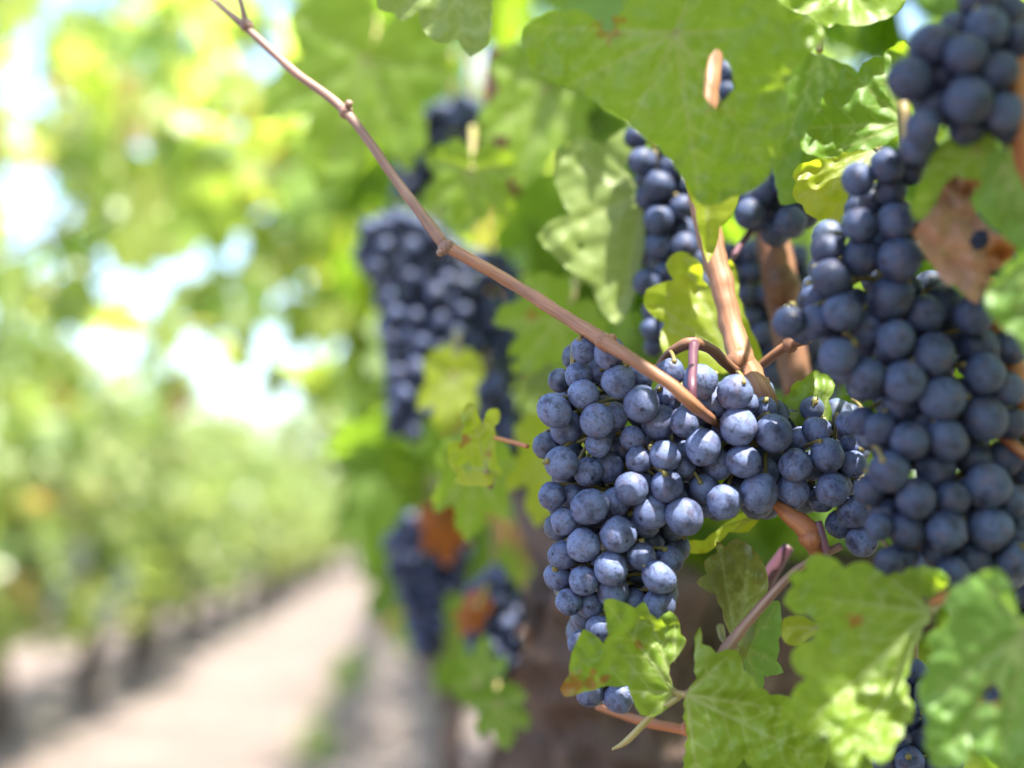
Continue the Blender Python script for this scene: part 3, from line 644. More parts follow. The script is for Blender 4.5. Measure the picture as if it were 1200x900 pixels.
bunch('dark grape bunch cut by the right edge below the long bunch', (1215, 620), [(1215, 640), (1210, 690), (1215, 730)], .52, [], [(1175, 650), (1240, 640), (1240, 750), (1190, 740)], 22, 18, .04, .006, me=BERRYL)
# bunches in the row across the path: each one mesh
def far_bunch(a, b, d, label, n=44, h=.14):
    src = ico(2); nv = len(src.vertices); co = np.empty(nv*3, 'f'); src.vertices.foreach_get('co', co); co = co.reshape(-1, 3); fi = np.array([tuple(pl.vertices) for pl in src.polygons])
    vs = []; fs = []
    for i in range(n):
        t = random.random(); rad = .045*(1-t*.75); an = random.uniform(0, 6.28)
        vs.append(co*.0075+np.array((rad*math.cos(an), rad*math.sin(an), -t*h))); fs.append(fi+nv*i)
    root = empty('grape_bunch', P(a, b, d), label, 'grape bunch', 'bunches in the row across the path')
    o = link_mesh('berries', mesh_np('berries', np.concatenate(vs), np.concatenate(fs)), BLOOM_PACK, root); o['kind'] = 'stuff'
    T = Tubes(); T.add([Vector((0, 0, .05)), Vector((0, 0, 0)), Vector((0, 0, -h))], [.003, .003, .002], 6, 3); T.build('stalk', STALK, root)
for a, b, d in [(92, 640, 5.6), (146, 665, 6.2), (30, 650, 5.2), (60, 690, 5.3), (120, 700, 5.9), (232, 660, 8.6), (300, 655, 11.5)]:
    far_bunch(a, b, d, 'tiny blurred grape bunch hanging in the row across the path')

# ------------------------------------------------------------------ individual leaves
def seg_dist(px, py, a, b):
    ax, ay = a; bx, by = b; dx, dy = bx-ax, by-ay; L = dx*dx+dy*dy
    t = np.clip(((px-ax)*dx+(py-ay)*dy)/(L+1e-9), 0, 1)
    return np.hypot(px-ax-t*dx, py-ay-t*dy), t
LEAF_POLYS = []
def leaf(label, pts, center, veins, d, m, tilt=(0, 0), cup=0.0, holes=(), spots=(), step=5.0, tooth=0.10, crease=.0018, ripple=.003, vein_w=2.4, tubes=True, petiole=None, seed=0, sec=True, group=None, name='vine_leaf', edge=0.0, curls=()):
    """pts, center, veins, holes in photo pixels at the depth d; tilt: metres of depth per 100 px to the right / down; spots (x, y, r); curls (x, y, r, metres)"""
    rs = random.Random(seed+len(pts)*7+int(center[0]))
    out = []
    n = len(pts); area = sum(pts[i][0]*pts[(i+1) % n][1]-pts[(i+1) % n][0]*pts[i][1] for i in range(n)); sg = 1 if area > 0 else -1
    for i in range(n):
        a, b = Vector(pts[i]), Vector(pts[(i+1) % n]); L = (b-a).length; k = max(1, int(L/15)) if tooth else 1
        nrm = Vector((b.y-a.y, a.x-b.x)).normalized()*sg
        out.append(a)
        for j in range(1, k*2):
            t = j/(k*2); off = (tooth*17 if j % 2 else -tooth*4)*rs.uniform(.2, 1.2)+math.sin(t*math.pi)*L*.04
            out.append(a.lerp(b, t)+nrm*off)
    if not out: return
    cx, cy = center
    hp = []
    for h in holes:
        if len(h) == 3 and not hasattr(h[0], '__len__'):
            x, y, r = h; hp.append([Vector((x+r*math.cos(q)*rs.uniform(.75, 1.2), y+r*math.sin(q)*rs.uniform(.75, 1.2))) for q in np.arange(0, 6.28, .45)])
        else: hp.append([Vector(q) for q in h])
    vs = list(out); ed = [(i, (i+1) % len(out)) for i in range(len(out))]
    for h in hp:
        b0 = len(vs); vs += h; ed += [(b0+i, b0+(i+1) % len(h)) for i in range(len(h))]
    po = [(v.x, v.y) for v in out]; x0, x1 = min(p[0] for p in po), max(p[0] for p in po); y0, y1 = min(p[1] for p in po), max(p[1] for p in po)
    # visible grid only a little beyond the frame
    y = y0; row = 0
    while y < y1:
        x = x0+(row % 2)*step*.5
        while x < x1:
            q = (x+rs.uniform(-.15, .15)*step, y+rs.uniform(-.15, .15)*step)
            if inside(q, po) and not any(inside(q, [(v.x, v.y) for v in h]) for h in hp): vs.append(Vector(q))
            x += step
        y += step*.87; row += 1
    V, E, FA, *_ = geometry.delaunay_2d_cdt(vs, ed, [], 1, 1e-4)
    hx = [[(v.x, v.y) for v in h] for h in hp]
    faces = []
    for f in FA:
        c = sum((V[i] for i in f), Vector((0, 0)))/len(f)
        if inside((c.x, c.y), po) and not any(inside((c.x, c.y), h) for h in hx): faces.append(tuple(f))
    used = sorted({i for f in faces for i in f}); rem = {u: i for i, u in enumerate(used)}
    faces = [tuple(rem[i] for i in f) for f in faces]; X = np.array([V[i].x for i in used]); Y = np.array([V[i].y for i in used])
    # vein network
    segs = [((cx, cy), tuple(v), 1.0) for v in veins]; secs = []
    if sec:
        for v in veins:
            L = math.hypot(v[0]-cx, v[1]-cy); an = math.atan2(v[1]-cy, v[0]-cx); kk = max(2, int(L/24))
            for j in range(1, kk):
                t = j/kk; bx, by = cx+(v[0]-cx)*t, cy+(v[1]-cy)*t
                for sd in (-1, 1):
                    l = L*.42*(1-t*.75)*rs.uniform(.8, 1.1); a2 = an+sd*R(48); e = (bx+math.cos(a2)*l, by+math.sin(a2)*l)
                    if inside(e, po): secs.append(((bx, by), e, .45))
    dv = np.full(len(X), 1e9); va = np.zeros(len(X))
    for a, b, wgt in segs+secs:
        dd, t = seg_dist(X, Y, a, b); ww = vein_w*wgt*(1-.65*t)+.4
        va = np.maximum(va, np.exp(-(dd/ww)**2)*(.95 if wgt == 1 else .8)*(1-.4*t))
        if wgt == 1: dv = np.minimum(dv, dd)
    sp = np.zeros(len(X))
    for sx, sy, sr in spots: sp = np.maximum(sp, np.clip(1.35-np.hypot(X-sx, Y-sy)/sr*(1+np.array([.9*noise.noise((x*.11, y*.11, seed)) for x, y in zip(X, Y)])), 0, 1))
    if edge:
        ob = np.array([(v.x, v.y) for v in out]); de = np.min(np.hypot(X[:, None]-ob[None, :, 0], Y[:, None]-ob[None, :, 1]), axis=1)
        sp = np.maximum(sp, np.clip(edge*(1-de/4.0), 0, 1)*np.array([.5+noise.noise((x*.03, y*.03, seed)) for x, y in zip(X, Y)]))
    sc = max(x1-x0, y1-y0)*.5
    def depth(x, y, dvv):
        r = ((x-cx)**2+(y-cy)**2)/sc**2
        z = d+tilt[0]*(x-cx)/100+tilt[1]*(y-cy)/100+cup*r+crease*math.exp(-(dvv/9.0)**2)-crease*.5
        z += ripple*(noise.noise((x*.022+seed, y*.022, seed*.7))+.45*noise.noise((x*.06, y*.06+seed, 2)))*(.35+min(r, 1.5))
        for qx, qy, qr, qd in curls: z += qd*max(0, 1-math.hypot(x-qx, y-qy)/qr)**1.5
        return z
    o0 = P(cx, cy, depth(cx, cy, 0))
    co = np.array([P(x, y, depth(x, y, q))-o0 for x, y, q in zip(X, Y, dv)])
    # orient faces so that the upper side looks at the camera
    f0 = []
    for f in faces:
        a, b, c = (co[f[0]], co[f[1]], co[f[2]]); nrm = np.cross(b-a, c-a); ctr = np.array(cam.location-o0)-a
        f0.append(f if np.dot(nrm, ctr) > 0 else tuple(reversed(f)))
    me = mesh_np(name, co, f0)
    at = me.attributes.new('vein', 'FLOAT', 'POINT'); at.data.foreach_set('value', va.astype('f'))
    at = me.attributes.new('spot', 'FLOAT', 'POINT'); at.data.foreach_set('value', sp.astype('f'))
    o = link_mesh(name, me, m); o.location = o0; tag(o, label, 'leaf', group)
    if tubes:
        T = Tubes()
        for a, b, wgt in segs:
            k = 7; pl = []
            for i in range(k+1):
                t = i/k*.93; x, y = a[0]+(b[0]-a[0])*t, a[1]+(b[1]-a[1])*t
                pl.append(P(x, y, depth(x, y, 0)+.0001)-o0)
            okp = [inside((a[0]+(b[0]-a[0])*i/k*.93, a[1]+(b[1]-a[1])*i/k*.93), po) for i in range(k+1)]
            st_ = max([i+1 for i in range(k//2) if not okp[i]] or [0]); en = min([i for i in range(k//2+1, k+1) if not okp[i]] or [k+1])
            if en-st_ < 3: continue
            T.add(pl[st_:en], [vein_w*.30*d/F*(1-.8*i/k) for i in range(st_, en)], 6, 2)
        T.build('vein', VEIN, o)
    pp = petiole
    if pp is None:
        mx = sum(v[0] for v in veins)/len(veins); my = sum(v[1] for v in veins)/len(veins); q = Vector((cx-mx, cy-my)).normalized()
        dc = depth(cx, cy, 0)
        pp = [(cx, cy, dc), (cx+q.x*12, cy+q.y*12, dc+.006), (cx+q.x*26, cy+q.y*26-6, dc+.025), (cx+q.x*30, cy+q.y*30-20, dc+.05)]
    T = Tubes(); T.add([P(*q)-o0 for q in pp], [.0013*d/.52]*(len(pp)-1)+[(.0016 if petiole is None else .0005)*d/.52], 7, 5); T.build('petiole', PETIOLE, o)
    LEAF_POLYS.append((po, d))
    return o
VEIN = bark_material('leaf_vein_skin', (0.28, 0.33, 0.10), (0.34, 0.39, 0.14), (0.38, 0.42, 0.18), sc=80, stretch=(1, 1, 1), rough=.5, bump=0, dist=.001)

def lobed(cx, cy, size, ang, sx=1.0):
    full = HALF+[(360-a, r) for a, r in reversed(HALF[1:-1])]; out = []
    for a, r in full:
        x, y = r*math.sin(R(a))*sx*size, r*math.cos(R(a))*size; q = R(ang)
        out.append((cx+x*math.cos(q)-y*math.sin(q), cy+x*math.sin(q)+y*math.cos(q)))
    return out, (cx, cy), [out[0], out[6], out[-6], out[12], out[-12]]
# in-focus and near leaves, lower right
leaf('small sharp green leaf with rusty brown tip over the sharp bunch end',
     crop(600, 580, s1, [(372, 428), (400, 420), (432, 428), (500, 460), (537, 432), (560, 480), (590, 505), (640, 470), (672, 498), (685, 565), (708, 590), (690, 630), (640, 690), (634, 735), (655, 778), (690, 808), (640, 860), (575, 900), (520, 890), (490, 830), (470, 775), (380, 775), (290, 800), (215, 820), (195, 785), (232, 730), (240, 650), (290, 545), (330, 565), (372, 602), (390, 570), (382, 500)]),
     (791, 812), crop(600, 580, s1, [(215, 795), (385, 440), (545, 450), (660, 500), (560, 885)]), .512, LEAF, tilt=(.006, .002), spots=[(660, 808, 20), (674, 801, 14), (690, 799, 10), (706, 796, 8), (747, 754, 6)], step=2.4, tooth=.02, seed=1, edge=.9, ripple=.005,
     petiole=[(799, 814, .512), (780, 827, .513), (764, 838, .516), (735, 868, .522), (718, 878, .53)], vein_w=2.0)
leaf('large yellowish green leaf with a pointed top at the bottom edge',
     crop(780, 620, 2.857, [(115, 325), (122, 385), (170, 415), (240, 405), (262, 470), (310, 530), (350, 555), (410, 560), (430, 600), (470, 680), (540, 720), (530, 800), (480, 860), (400, 860), (300, 805), (262, 765), (235, 800), (225, 880), (60, 880), (75, 700), (65, 560), (105, 500), (98, 400)]),
     crop(780, 620, 2.857, [(68, 555)])[0], crop(780, 620, 2.857, [(118, 345), (385, 600), (205, 430), (500, 770), (110, 860)]), .505, LEAF, tilt=(-.004, .0), spots=[], step=2.6, tooth=.14, seed=2, ripple=.006, edge=.7)
leaf('big toothed green leaf with small brown spot below the long bunch',
     crop(780, 620, 2.857, [(478, 92), (540, 88), (600, 130), (662, 108), (740, 160), (792, 148), (840, 130), (880, 128), (950, 162), (940, 190), (895, 218), (850, 210), (868, 250), (895, 280), (860, 330), (830, 400), (818, 460), (798, 505), (810, 560), (830, 620), (800, 655), (768, 720), (722, 792), (662, 740), (640, 795), (580, 800), (542, 725), (560, 680), (490, 690), (430, 650), (405, 610), (420, 560), (472, 500), (418, 440), (440, 388), (490, 370), (520, 320), (480, 290), (408, 260), (400, 230), (432, 190), (408, 150), (468, 140)]),
     crop(780, 620, 2.857, [(884, 278)])[0], crop(780, 620, 2.857, [(520, 230), (470, 660), (620, 790), (790, 640), (760, 170), (905, 190)]), .455, LEAF, tilt=(-.003, -.004), spots=[(1003, 727, 11)], step=2.9, tooth=.20, seed=3, curls=[(1105, 675, 28, -.012)], cup=-.006, vein_w=2.6)
leaf('large bluish green leaf with one dark hole at the right edge',
     crop(780, 620, 2.857, [(938, 222), (1000, 178), (1080, 138), (1132, 150), (1165, 215), (1178, 300), (1260, 290), (1400, 420), (1380, 640), (1300, 800), (1150, 835), (1062, 762), (1020, 700), (1000, 790), (900, 800), (870, 700), (882, 640), (848, 560), (872, 480), (900, 400), (868, 372), (930, 330), (955, 290)]),
     crop(780, 620, 2.857, [(1205, 345)])[0], crop(780, 620, 2.857, [(1060, 160), (890, 560), (960, 720), (1120, 810), (1350, 600)]), .415, LEAF_BLUE, tilt=(-.004, .003), holes=[(1161, 813, 11)], step=3.6, seed=4, vein_w=2.8, tooth=.22, spots=[(1161, 813, 15)])
leaf('narrow fading olive leaf hanging edge on under the sharp bunch',
     crop(780, 620, 2.857, [(170, 40), (200, 62), (232, 30), (290, 60), (330, 120), (345, 190), (330, 240), (300, 330), (280, 400), (255, 440), (235, 370), (205, 330), (190, 270), (168, 220), (103, 180), (138, 150), (128, 110), (172, 78)]),
     crop(780, 620, 2.857, [(240, 400)])[0], crop(780, 620, 2.857, [(180, 60), (280, 90), (120, 175), (330, 190)]), .535, LEAF_FADE, tilt=(.012, -.003), step=3.6, seed=5, tooth=.06, edge=.8, petiole=[(864, 760, .535), (858, 768, .53), (851, 766, .522)], ripple=.006)
leaf('dull green leaf half hidden behind the side shoot',
     crop(780, 620, 2.857, [(255, 380), (300, 300), (345, 250), (380, 240), (388, 330), (378, 370), (372, 440), (395, 480), (350, 490), (330, 490), (318, 550), (290, 520), (262, 450)]),
     crop(780, 620, 2.857, [(268, 400)])[0], crop(780, 620, 2.857, [(370, 260), (375, 450), (310, 530)]), .54, LEAF_BLUE, tilt=(.006, .004), step=4, seed=6, tooth=.08)
leaf('bright green leaf scrap below the bottom of the sharp bunch stub',
     crop(780, 620, 2.857, [(395, 300), (440, 290), (490, 310), (520, 330), (470, 370), (430, 390), (400, 380), (388, 340)]),
     crop(780, 620, 2.857, [(500, 330)])[0], crop(780, 620, 2.857, [(400, 330), (430, 380)]), .50, LEAF_YEL, step=4, seed=7, tooth=.08, sec=False)
# big leaf at the top and its neighbours
leaf('largest smooth green leaf at the top with a torn slit showing the shoot',
     crop(560, 0, s6, [(480, -150), (505, 0), (472, 50), (440, 60), (400, 72), (340, 32), (250, 35), (170, 80), (150, 110), (160, 180), (200, 250), (290, 285), (340, 300), (400, 345), (500, 405), (532, 440), (600, 490), (650, 540), (702, 610), (730, 670), (770, 690), (850, 660), (930, 632), (988, 572), (1020, 480), (1038, 400), (1030, 290), (1062, 230), (1115, 170), (1162, 120), (1140, 80), (1060, 40), (1000, 15), (1020, -160)]),
     crop(560, 0, s6, [(662, 112)])[0], crop(560, 0, s6, [(300, 285), (515, 405), (740, 650), (960, 560), (880, 100), (735, -100), (180, 90)]), .462, LEAF, tilt=(-.003, .006),
     holes=[crop(560, 0, s6, [(775, 190), (800, 165), (828, 185), (848, 235), (862, 290), (830, 330), (800, 362), (775, 345), (757, 320), (762, 250)]), (712, 29, 9)], spots=[(712, 30, 17), (840, 118, 12)], step=3.6, seed=8, tooth=.08, vein_w=3.2, ripple=.006)
leaf('yellow green leaf tongue hanging below the big leaf, in front of the shoot', crop(560, 0, s6, [(690, 600), (740, 640), (790, 660), (850, 650), (880, 640), (850, 720), (810, 760), (800, 820), (770, 880), (748, 800), (730, 700)]), (828, 228), crop(560, 0, s6, [(775, 860), (730, 650)]), .50, LEAF_YEL, step=5, seed=9, tooth=.03, sec=False)
leaf('sunlit toothed leaf with glowing yellow patch beside the top right bunch',
     crop(900, 0, 3.75, [(148, 655), (160, 600), (200, 535), (242, 480), (238, 430), (290, 385), (312, 330), (340, 288), (372, 345), (392, 362), (400, 300), (440, 262), (500, 248), (552, 205), (600, 178), (625, 250), (602, 300), (565, 345), (592, 420), (625, 480), (612, 548), (560, 600), (470, 650), (332, 662), (280, 692), (200, 682)]),
     crop(900, 0, 3.75, [(603, 543)])[0], crop(900, 0, 3.75, [(180, 560), (345, 300), (490, 290), (260, 680), (590, 210)]), .50, LEAF_DEEP, tilt=(-.004, -.004), step=2.6, seed=10, tooth=.16, vein_w=2.2, ripple=.004)
leaf('pale sunlit lower leaf tucked behind the first berries of the long bunch',
     crop(900, 0, 3.75, [(113, 752), (180, 712), (280, 690), (420, 655), (482, 638), (500, 700), (480, 790), (430, 900), (330, 960), (282, 1002), (255, 960), (200, 955), (150, 900), (108, 860), (122, 800)]),
     crop(900, 0, 3.75, [(468, 660)])[0], crop(900, 0, 3.75, [(140, 760), (130, 870), (270, 970), (400, 900)]), .525, LEAF_YEL, tilt=(.002, -.012), step=2.8, seed=11, tooth=.16, vein_w=2.0)
leaf('green leaf overlapping the dry pinkish leaf from above', crop(880, 120, s3, [(620, 445), (600, 400), (640, 300), (700, 170), (760, 130), (830, 108), (900, 120), (930, 160), (900, 230), (872, 290), (830, 290), (770, 275), (730, 300), (690, 380), (660, 430)]),
     crop(880, 120, s3, [(850, 180)])[0], crop(880, 120, s3, [(625, 420), (700, 200), (860, 280)]), .432, LEAF, tilt=(.0, .004), step=6, seed=12, tooth=.06)
leaf('broad green leaf at the right edge above the dry leaf', crop(880, 120, s3, [(832, 370), (872, 295), (900, 190), (960, 180), (1000, 260), (1040, 350), (1120, 380), (1120, 560), (1030, 560), (985, 535), (940, 492), (880, 450)]),
     crop(880, 120, s3, [(960, 230)])[0], crop(880, 120, s3, [(850, 390), (960, 490), (1060, 540)]), .418, LEAF_BLUE, tilt=(.0, .004), step=6, seed=13, tooth=.06)
leaf('green leaf at the right edge below the dry leaf', crop(880, 120, s3, [(885, 720), (950, 622), (1030, 565), (1110, 560), (1110, 960), (1050, 960), (1000, 880), (930, 830), (892, 790)]),
     crop(880, 120, s3, [(1080, 580)])[0], crop(880, 120, s3, [(900, 730), (980, 850), (1070, 930)]), .41, LEAF_BLUE, tilt=(.0, .003), step=6, seed=14, tooth=.06)
leaf('dry pinkish brown curled leaf with a hole', crop(880, 120, s3, [(608, 492), (660, 430), (700, 380), (730, 310), (770, 272), (820, 285), (875, 300), (825, 360), (850, 430), (890, 470), (925, 500), (960, 498), (1000, 555), (970, 600), (905, 640), (870, 720), (850, 760), (800, 720), (770, 685), (740, 692), (690, 622), (650, 562)]),
     crop(880, 120, s3, [(725, 560)])[0], crop(880, 120, s3, [(770, 290), (860, 700), (980, 560), (630, 490)]), .448, LEAF_DEAD, tilt=(.004, .002), holes=[crop(880, 120, s3, [(822, 520), (850, 480), (890, 480), (900, 520), (880, 552), (840, 560)])], spots=[(1175, 295, 22), (1150, 210, 14), (1188, 290, 14)], step=4, seed=15, tooth=.03, ripple=.012, crease=.003)
leaf('glowing yellow green lobed leaf behind the thick tan shoot',
     crop(640, 280, 3.75, [(525, 112), (560, 65), (600, 55), (640, 75), (682, 110), (688, 180), (740, 245), (780, 250), (780, 120), (810, 90), (840, 150), (845, 250), (870, 330), (900, 400), (945, 500), (955, 565), (900, 525), (840, 560), (780, 592), (690, 565), (600, 600), (540, 560), (500, 440), (520, 370), (452, 322), (428, 282), (440, 222), (520, 190), (560, 182)]),
     crop(640, 280, 3.75, [(800, 520)])[0], crop(640, 280, 3.75, [(450, 270), (610, 80), (530, 390), (930, 520), (815, 110)]), .60, LEAF_YEL, tilt=(.0, -.006), step=4, seed=16, tooth=.05, vein_w=2.2)
leaf('little bright green leaf between the sharp bunch and the long bunch', crop(880, 400, s3, [(103, 245), (150, 190), (160, 160), (195, 148), (240, 108), (262, 120), (290, 125), (318, 165), (292, 220), (305, 300), (245, 292), (190, 335), (150, 292)]),
     crop(880, 400, s3, [(270, 290)])[0], crop(880, 400, s3, [(115, 245), (245, 120), (300, 150)]), .545, LEAF, tilt=(.0, -.006), step=3.5, seed=17, tooth=.09)
leaf('small pale green crumpled leaf left of the sharp bunch', crop(480, 420, 3.75, [(262, 192), (285, 200), (302, 245), (322, 312), (330, 260), (345, 225), (390, 222), (398, 262), (372, 300), (376, 400), (385, 460), (412, 515), (372, 512), (358, 560), (300, 560), (190, 545), (212, 510), (178, 480), (168, 400), (180, 362), (230, 370), (240, 300), (232, 230)]),
     crop(480, 420, 3.75, [(335, 490)])[0], crop(480, 420, 3.75, [(268, 210), (375, 230), (180, 470), (400, 505)]), .605, LEAF_YEL, tilt=(.004, .0), holes=[(548, 547, 6)], spots=[(546, 515, 8), (572, 532, 6)], step=3.5, seed=18, tooth=.06, ripple=.008)
leaf('soft green drooping leaf under the small crumpled leaf', *lobed(556, 548, 88, 6, .72), .74, LEAF, tilt=(.0, .012), step=5, seed=19, tooth=.15, ripple=.008)
leaf('soft green leaf with dark specks covering the large out of focus bunch', *lobed(552, 200, 74, 4), .80, LEAF, tilt=(.0, .01), step=5, seed=20, tooth=.15, holes=[(555, 197, 4), (563, 263, 4), (515, 245, 3.5)], tubes=False)
leaf('soft green leaf between the large out of focus bunch and the sharp bunch', *lobed(655, 372, 84, 40), .76, LEAF, tilt=(.0, .006), step=5, seed=21, tooth=.15, holes=[(602, 421, 5), (658, 428, 4)], spots=[(623, 369, 9)], tubes=False)
leaf('pale olive translucent leaf below the big leaf', crop(560, 0, s6, [(198, 792), (240, 742), (310, 720), (255, 600), (262, 500), (330, 458), (420, 482), (500, 430), (540, 480), (485, 560), (542, 660), (560, 760), (540, 900), (520, 1000), (472, 1092), (420, 1050), (382, 960), (250, 850)]),
     (755, 225), crop(560, 0, s6, [(230, 790), (300, 520), (470, 1070), (420, 500)]), .675, LEAF_PALE, tilt=(.0, -.004), step=5, seed=22, tooth=.05, holes=[(680, 288, 4)], tubes=False)
leaf('pale green veined leaf hanging in at the top centre', crop(230, 0, 2.812, [(600, -110), (600, 30), (650, 42), (680, 70), (735, 30), (742, 92), (800, 142), (860, 130), (905, 188), (960, 150), (972, 60), (970, -120)]),
     (525, -30), crop(230, 0, 2.812, [(660, 50), (760, 110), (900, 175), (960, 80)]), .60, LEAF_PALE, tilt=(.0, .004), step=5, seed=23, tooth=.1)
leaf('sun bleached leaf folded over the top edge right of the big leaf', crop(900, 0, 3.75, [(15, -120), (40, 0), (90, 35), (170, 62), (262, 122), (300, 102), (420, 112), (482, 92), (560, 62), (605, 0), (605, -120)]),
     crop(900, 0, 3.75, [(350, -60)])[0], crop(900, 0, 3.75, [(120, 40), (280, 105), (470, 90)]), .50, LEAF, tilt=(.0, -.01), step=5, seed=24, tooth=.05)
leaf('broad soft green leaf behind the slanting cane near the top', *lobed(430, 70, 165, 20, .85), .95, LEAF, tilt=(.0, .01), step=7, seed=25, tooth=.15, tubes=False)
leaf('deep green shaded leaf behind the sunlit toothed leaf', [(900, 70), (940, 60), (1000, 80), (1030, 120), (1010, 190), (960, 230), (915, 240), (905, 160)], (960, 60), [(910, 200), (960, 225), (1020, 140)], .60, LEAF_DEEP, step=6, seed=26, tooth=.08)
leaf('bright green upright leaf low at the foot of the trunk', *lobed(560, 800, 58, 190, .7), .86, LEAF_DEEP, step=6, seed=27, tooth=.15, tubes=False)
leaf('bright green lowest leaf beside the path under the trunk', *lobed(585, 825, 55, -10, .8), .84, LEAF_DEEP, step=6, seed=28, tooth=.15, tubes=False)
leaf('rust red dry leaf against the low blurred bunch', *lobed(518, 612, 52, -8, .75), 1.12, LEAF_RUST, tilt=(.02, .01), step=5, seed=29, tooth=.2, tubes=False, ripple=.015, cup=.02)
leaf('dull orange dry leaf in front of the dark bunch by the trunk', *lobed(558, 712, 40, 30, .6), .92, LEAF_RUST, tilt=(.03, .0), step=5, seed=30, tooth=.2, tubes=False, ripple=.015, cup=.02)
leaf('yellow leaf edge lit under the lowest berries of the sharp bunch', crop(600, 580, s1, [(640, 170), (700, 190), (780, 185), (830, 145), (940, 70), (1020, 70), (960, 150), (880, 150), (790, 235), (700, 235)]), (885, 605), crop(600, 580, s1, [(660, 190), (780, 220)]), .575, LEAF_YEL, step=4, seed=31, tooth=.03, sec=False)
leaf('mid green blurred leaf left of the pale olive leaf', *lobed(640, 105, 120, 15, .8), .85, LEAF, step=7, seed=32, tooth=.15, tubes=False)
leaf('yellow green blurred leaf below the large out of focus bunch', *lobed(530, 440, 72, 10, .7), .88, LEAF_YEL, step=7, seed=33, tooth=.15, tubes=False)
leaf('soft yellow green leaf just left of the sharp bunch', *lobed(648, 525, 95, 12, .7), .78, LEAF_YEL, step=7, seed=34, tooth=.15, tubes=False)

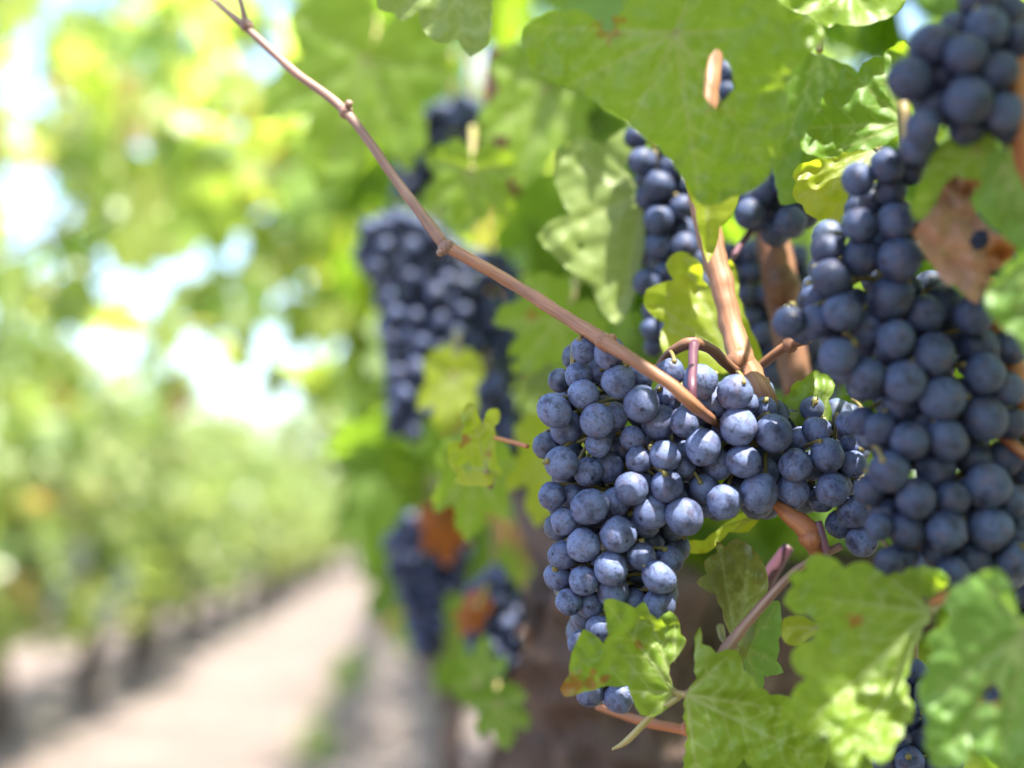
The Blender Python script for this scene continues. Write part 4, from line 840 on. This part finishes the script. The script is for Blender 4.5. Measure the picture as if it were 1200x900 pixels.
# ------------------------------------------------------------------ canopy of the near vine
SUN_SPOTS = [(P(a, b, d), r) for a, b, d, r in [(800, 495, .515, .012), (826, 522, .508, .012), (864, 492, .508, .013), (846, 505, .508, .010), (812, 508, .508, .010), (888, 524, .51, .008), (772, 572, .517, .010), (765, 545, .517, .006), (838, 478, .515, .008), (850, 520, .515, .006), (786, 436, .53, .008), (1003, 202, .458, .006), (968, 215, .522, .012), (1008, 105, .50, .008),
    (772, 375, .605, .010), (848, 362, .574, .009), (874, 412, .554, .004), (762, 180, .655, .007), (1010, 835, .443, .007), (1110, 676, .443, .006), (815, 402, .527, .006), (700, 290, .673, .004), (945, 10, .498, .010), (735, 590, .515, .003), (905, 590, .51, .003), (500, 345, 1.03, .02), (440, 290, 1.03, .02)]]
def canopy():
    pos = []
    tries = 0
    while len(pos) < 1150 and tries < 80000:
        tries += 1
        y = random.uniform(-.75, 1.75); z = random.choice((random.uniform(1.02, 1.7), random.uniform(.35, 1.7))); x = random.gauss(ROW_X+.12, .20)
        if x < -.12+.10*abs(y < .3): continue
        p = Vector((x, y, z))
        a, b, d = proj(p); mg = 150/max(d, .05)
        if d > .05 and -mg < a < 1200+mg and -mg < b < 900+mg:
            if d < .84: continue
            if a < 470 and b > 30:
                if random.random() < .85: continue
            if b > 590 and a < 640: continue
            if a < 620 and 90 < b < 640 and d < 1.12: continue
            if d < 1.12 and 560 < a < 900 and b > 540: continue
        elif d > -.1 and d < .5 and abs(a-600) < 1000 and abs(b-450) < 800: continue
        elif d <= .05 and (p-cam.location).length < .30: continue
        pos.append((x, y, z))
    free = len(pos)
    def shade(x0, x1, y0, y1, d, st, t0, t1, rep_=1):
        st = st*.68
        for gx in np.arange(x0, x1, st):
            for gy in np.arange(y0, y1, st):
                for _ in range(rep_):
                    p = P(gx+random.uniform(-.5, .5)*st, gy+random.uniform(-.5, .5)*st, d)+SUN_DIR*random.uniform(t0, t1)
                    a, b, dd = proj(p); mg = 150/max(dd, .05)
                    if dd > .02 and -mg < a < 1200+mg and -mg < b < 900+mg: continue
                    pos.append(tuple(p))
    shade(560, 990, -60, 240, .46, 80, .28, .75, 1)
    shade(900, 1260, 60, 700, .45, 95, .45, .95, 1)
    shade(620, 920, 390, 820, .52, 75, .50, .95, 1)
    shade(640, 1240, 640, 900, .47, 95, .62, 1.0, 1)
    shade(880, 1140, 640, 900, .45, 52, .6, 1.1, 1); shade(690, 800, 700, 810, .51, 32, .5, 1.0, 1); shade(920, 1130, 640, 790, .45, 45, .6, 1.1, 1)
    shade(630, 770, 400, 840, .515, 60, .5, 1.0, 2)
    shade(880, 1080, 20, 260, .50, 60, .35, .85, 2)
    shade(660, 1120, 660, 900, .48, 80, .62, 1.0, 1)
    shade(900, 1240, 300, 700, .46, 90, .5, 1.0, 1)
    shade(500, 640, 420, 680, .61, 90, .50, .9, 1)
    shaded = len(pos)
    def back(n_, x0, x1, y0, y1, d0, d1):
        for _ in range(n_):
            a, b = random.uniform(x0, x1), random.uniform(y0, y1)
            pos.append(tuple(P(a, b, random.uniform(d0, d1))))
    back(190, 800, 1300, 600, 1000, 1.15, 1.8); back(150, 640, 1300, -60, 600, .95, 1.5)
    n = len(pos); W = np.array(pos); size = rng.uniform(.045, .085, n)
    side = np.sign(W[:, 0]-ROW_X)
    nn = np.stack([side*.7, np.zeros(n), np.full(n, .6)], 1)+rng.normal(0, .7, (n, 3)); tips = np.array((0, 0, -1.))[None]+rng.normal(0, .5, (n, 3))
    nn[free:shaded] = np.array(SUN_DIR)[None]+rng.normal(0, .38, (shaded-free, 3)); size[free:shaded] *= .78   # extra leaves added out of view to block the sun, turned to face it
    rnd = np.clip(rng.beta(1.5, 1.8, n), 0, .95)
    me = foliage_mesh('foliage', W-np.array(base), size, nn, tips, rnd)
    k = len(TPL[0]); kf = len(TPL[1]); co = np.empty(n*k*3, 'f'); me.vertices.foreach_get('co', co); co = co.reshape(n, k, 3)
    # leave the gaps in the canopy that the photograph's sun flecks come through
    tree = BVHTree.FromPolygons([Vector(v) for v in (co.reshape(-1, 3)+np.array(base))], [tuple(p.vertices) for p in me.polygons])
    gone = set(); u = SUN_DIR.orthogonal().normalized(); v = SUN_DIR.cross(u)
    for s_, rad in SUN_SPOTS:
        for q in [(0, 0)]+[(r_*math.cos(a_), r_*math.sin(a_)) for r_ in (.5, 1) for a_ in np.arange(0, 6.28, .7)]:
            p = s_+u*q[0]*rad+v*q[1]*rad+SUN_DIR*.004
            for _ in range(200):
                h = tree.ray_cast(p, SUN_DIR)
                if h[0] is None: break
                gone.add(h[2]//kf); p = h[0]+SUN_DIR*.0005
    keep = np.array([i not in gone for i in range(n)]); n = int(keep.sum())
    f = (TPL[1][None]+(np.arange(n)*k)[:, None, None]).reshape(-1, 3)
    me = mesh_np('foliage', co[keep].reshape(-1, 3), f)
    at = me.attributes.new('rnd', 'FLOAT', 'POINT'); at.data.foreach_set('value', np.repeat(rnd[keep], k).astype('f'))
    o = link_mesh('foliage', me, FOL, vine)
canopy()
# arching shoots of the next vine over the aisle, upper left
def arch():
    root = empty('grapevine', (ROW_X, 2.9, 0), 'grapevine whose loose leafy shoots arch over the aisle at the upper left', 'grapevine')
    org = Vector(root.location)
    tt = trunk_tubes(.62, .04, (.03, .05)); tt.build('trunk', BARK, root)
    T = Tubes(); pos = []
    for i in range(11):
        e = P(random.uniform(-60, 330), random.uniform(-90, 330), random.uniform(2.1, 3.6))
        b = Vector((ROW_X+random.gauss(0, .06), 2.9+random.gauss(0, .35), .65)); mid = Vector((b.x*.7+e.x*.3, (b.y+e.y)/2, max(1.65, e.z+.25)))
        path = [b-org, Vector((b.x, b.y, 1.25))-org, mid-org, e-org]
        T.add(path, [.006, .0055, .0045, .0025], 6, 8)
        pl = catmull(path, 14)
        for q in pl[14:]:
            for _ in range(4):
                if random.random() < .7: pos.append(q+Vector((random.gauss(0, .09), random.gauss(0, .12), random.gauss(-.02, .09))))
    T.build('cane', CANE, root)
    for _ in range(470):
        a = random.uniform(-40, 430); b = -120+590*random.random()**1.25
        pos.append(P(a, b, random.uniform(1.9, 3.8))-org)
    keep = []
    for p in pos:
        a, b, d = proj(p+org)
        if a < 340 and b > 240 and random.random() < .42: continue
        if noise.noise((a*.014, b*.018, 4)) > .22: continue
        keep.append(p)
    n = len(keep); nn, tips = rnd_leaf_frames(n, (-.5, -.5, 0))
    me = foliage_mesh('foliage', np.array(keep), rng.uniform(.045, .085, n), nn, tips, np.clip(rng.beta(1.6, 1.6, n)+np.where(rng.random(n) < .04, .5, 0), 0, .99))
    link_mesh('foliage', me, FOL_ARCH, root)
arch()
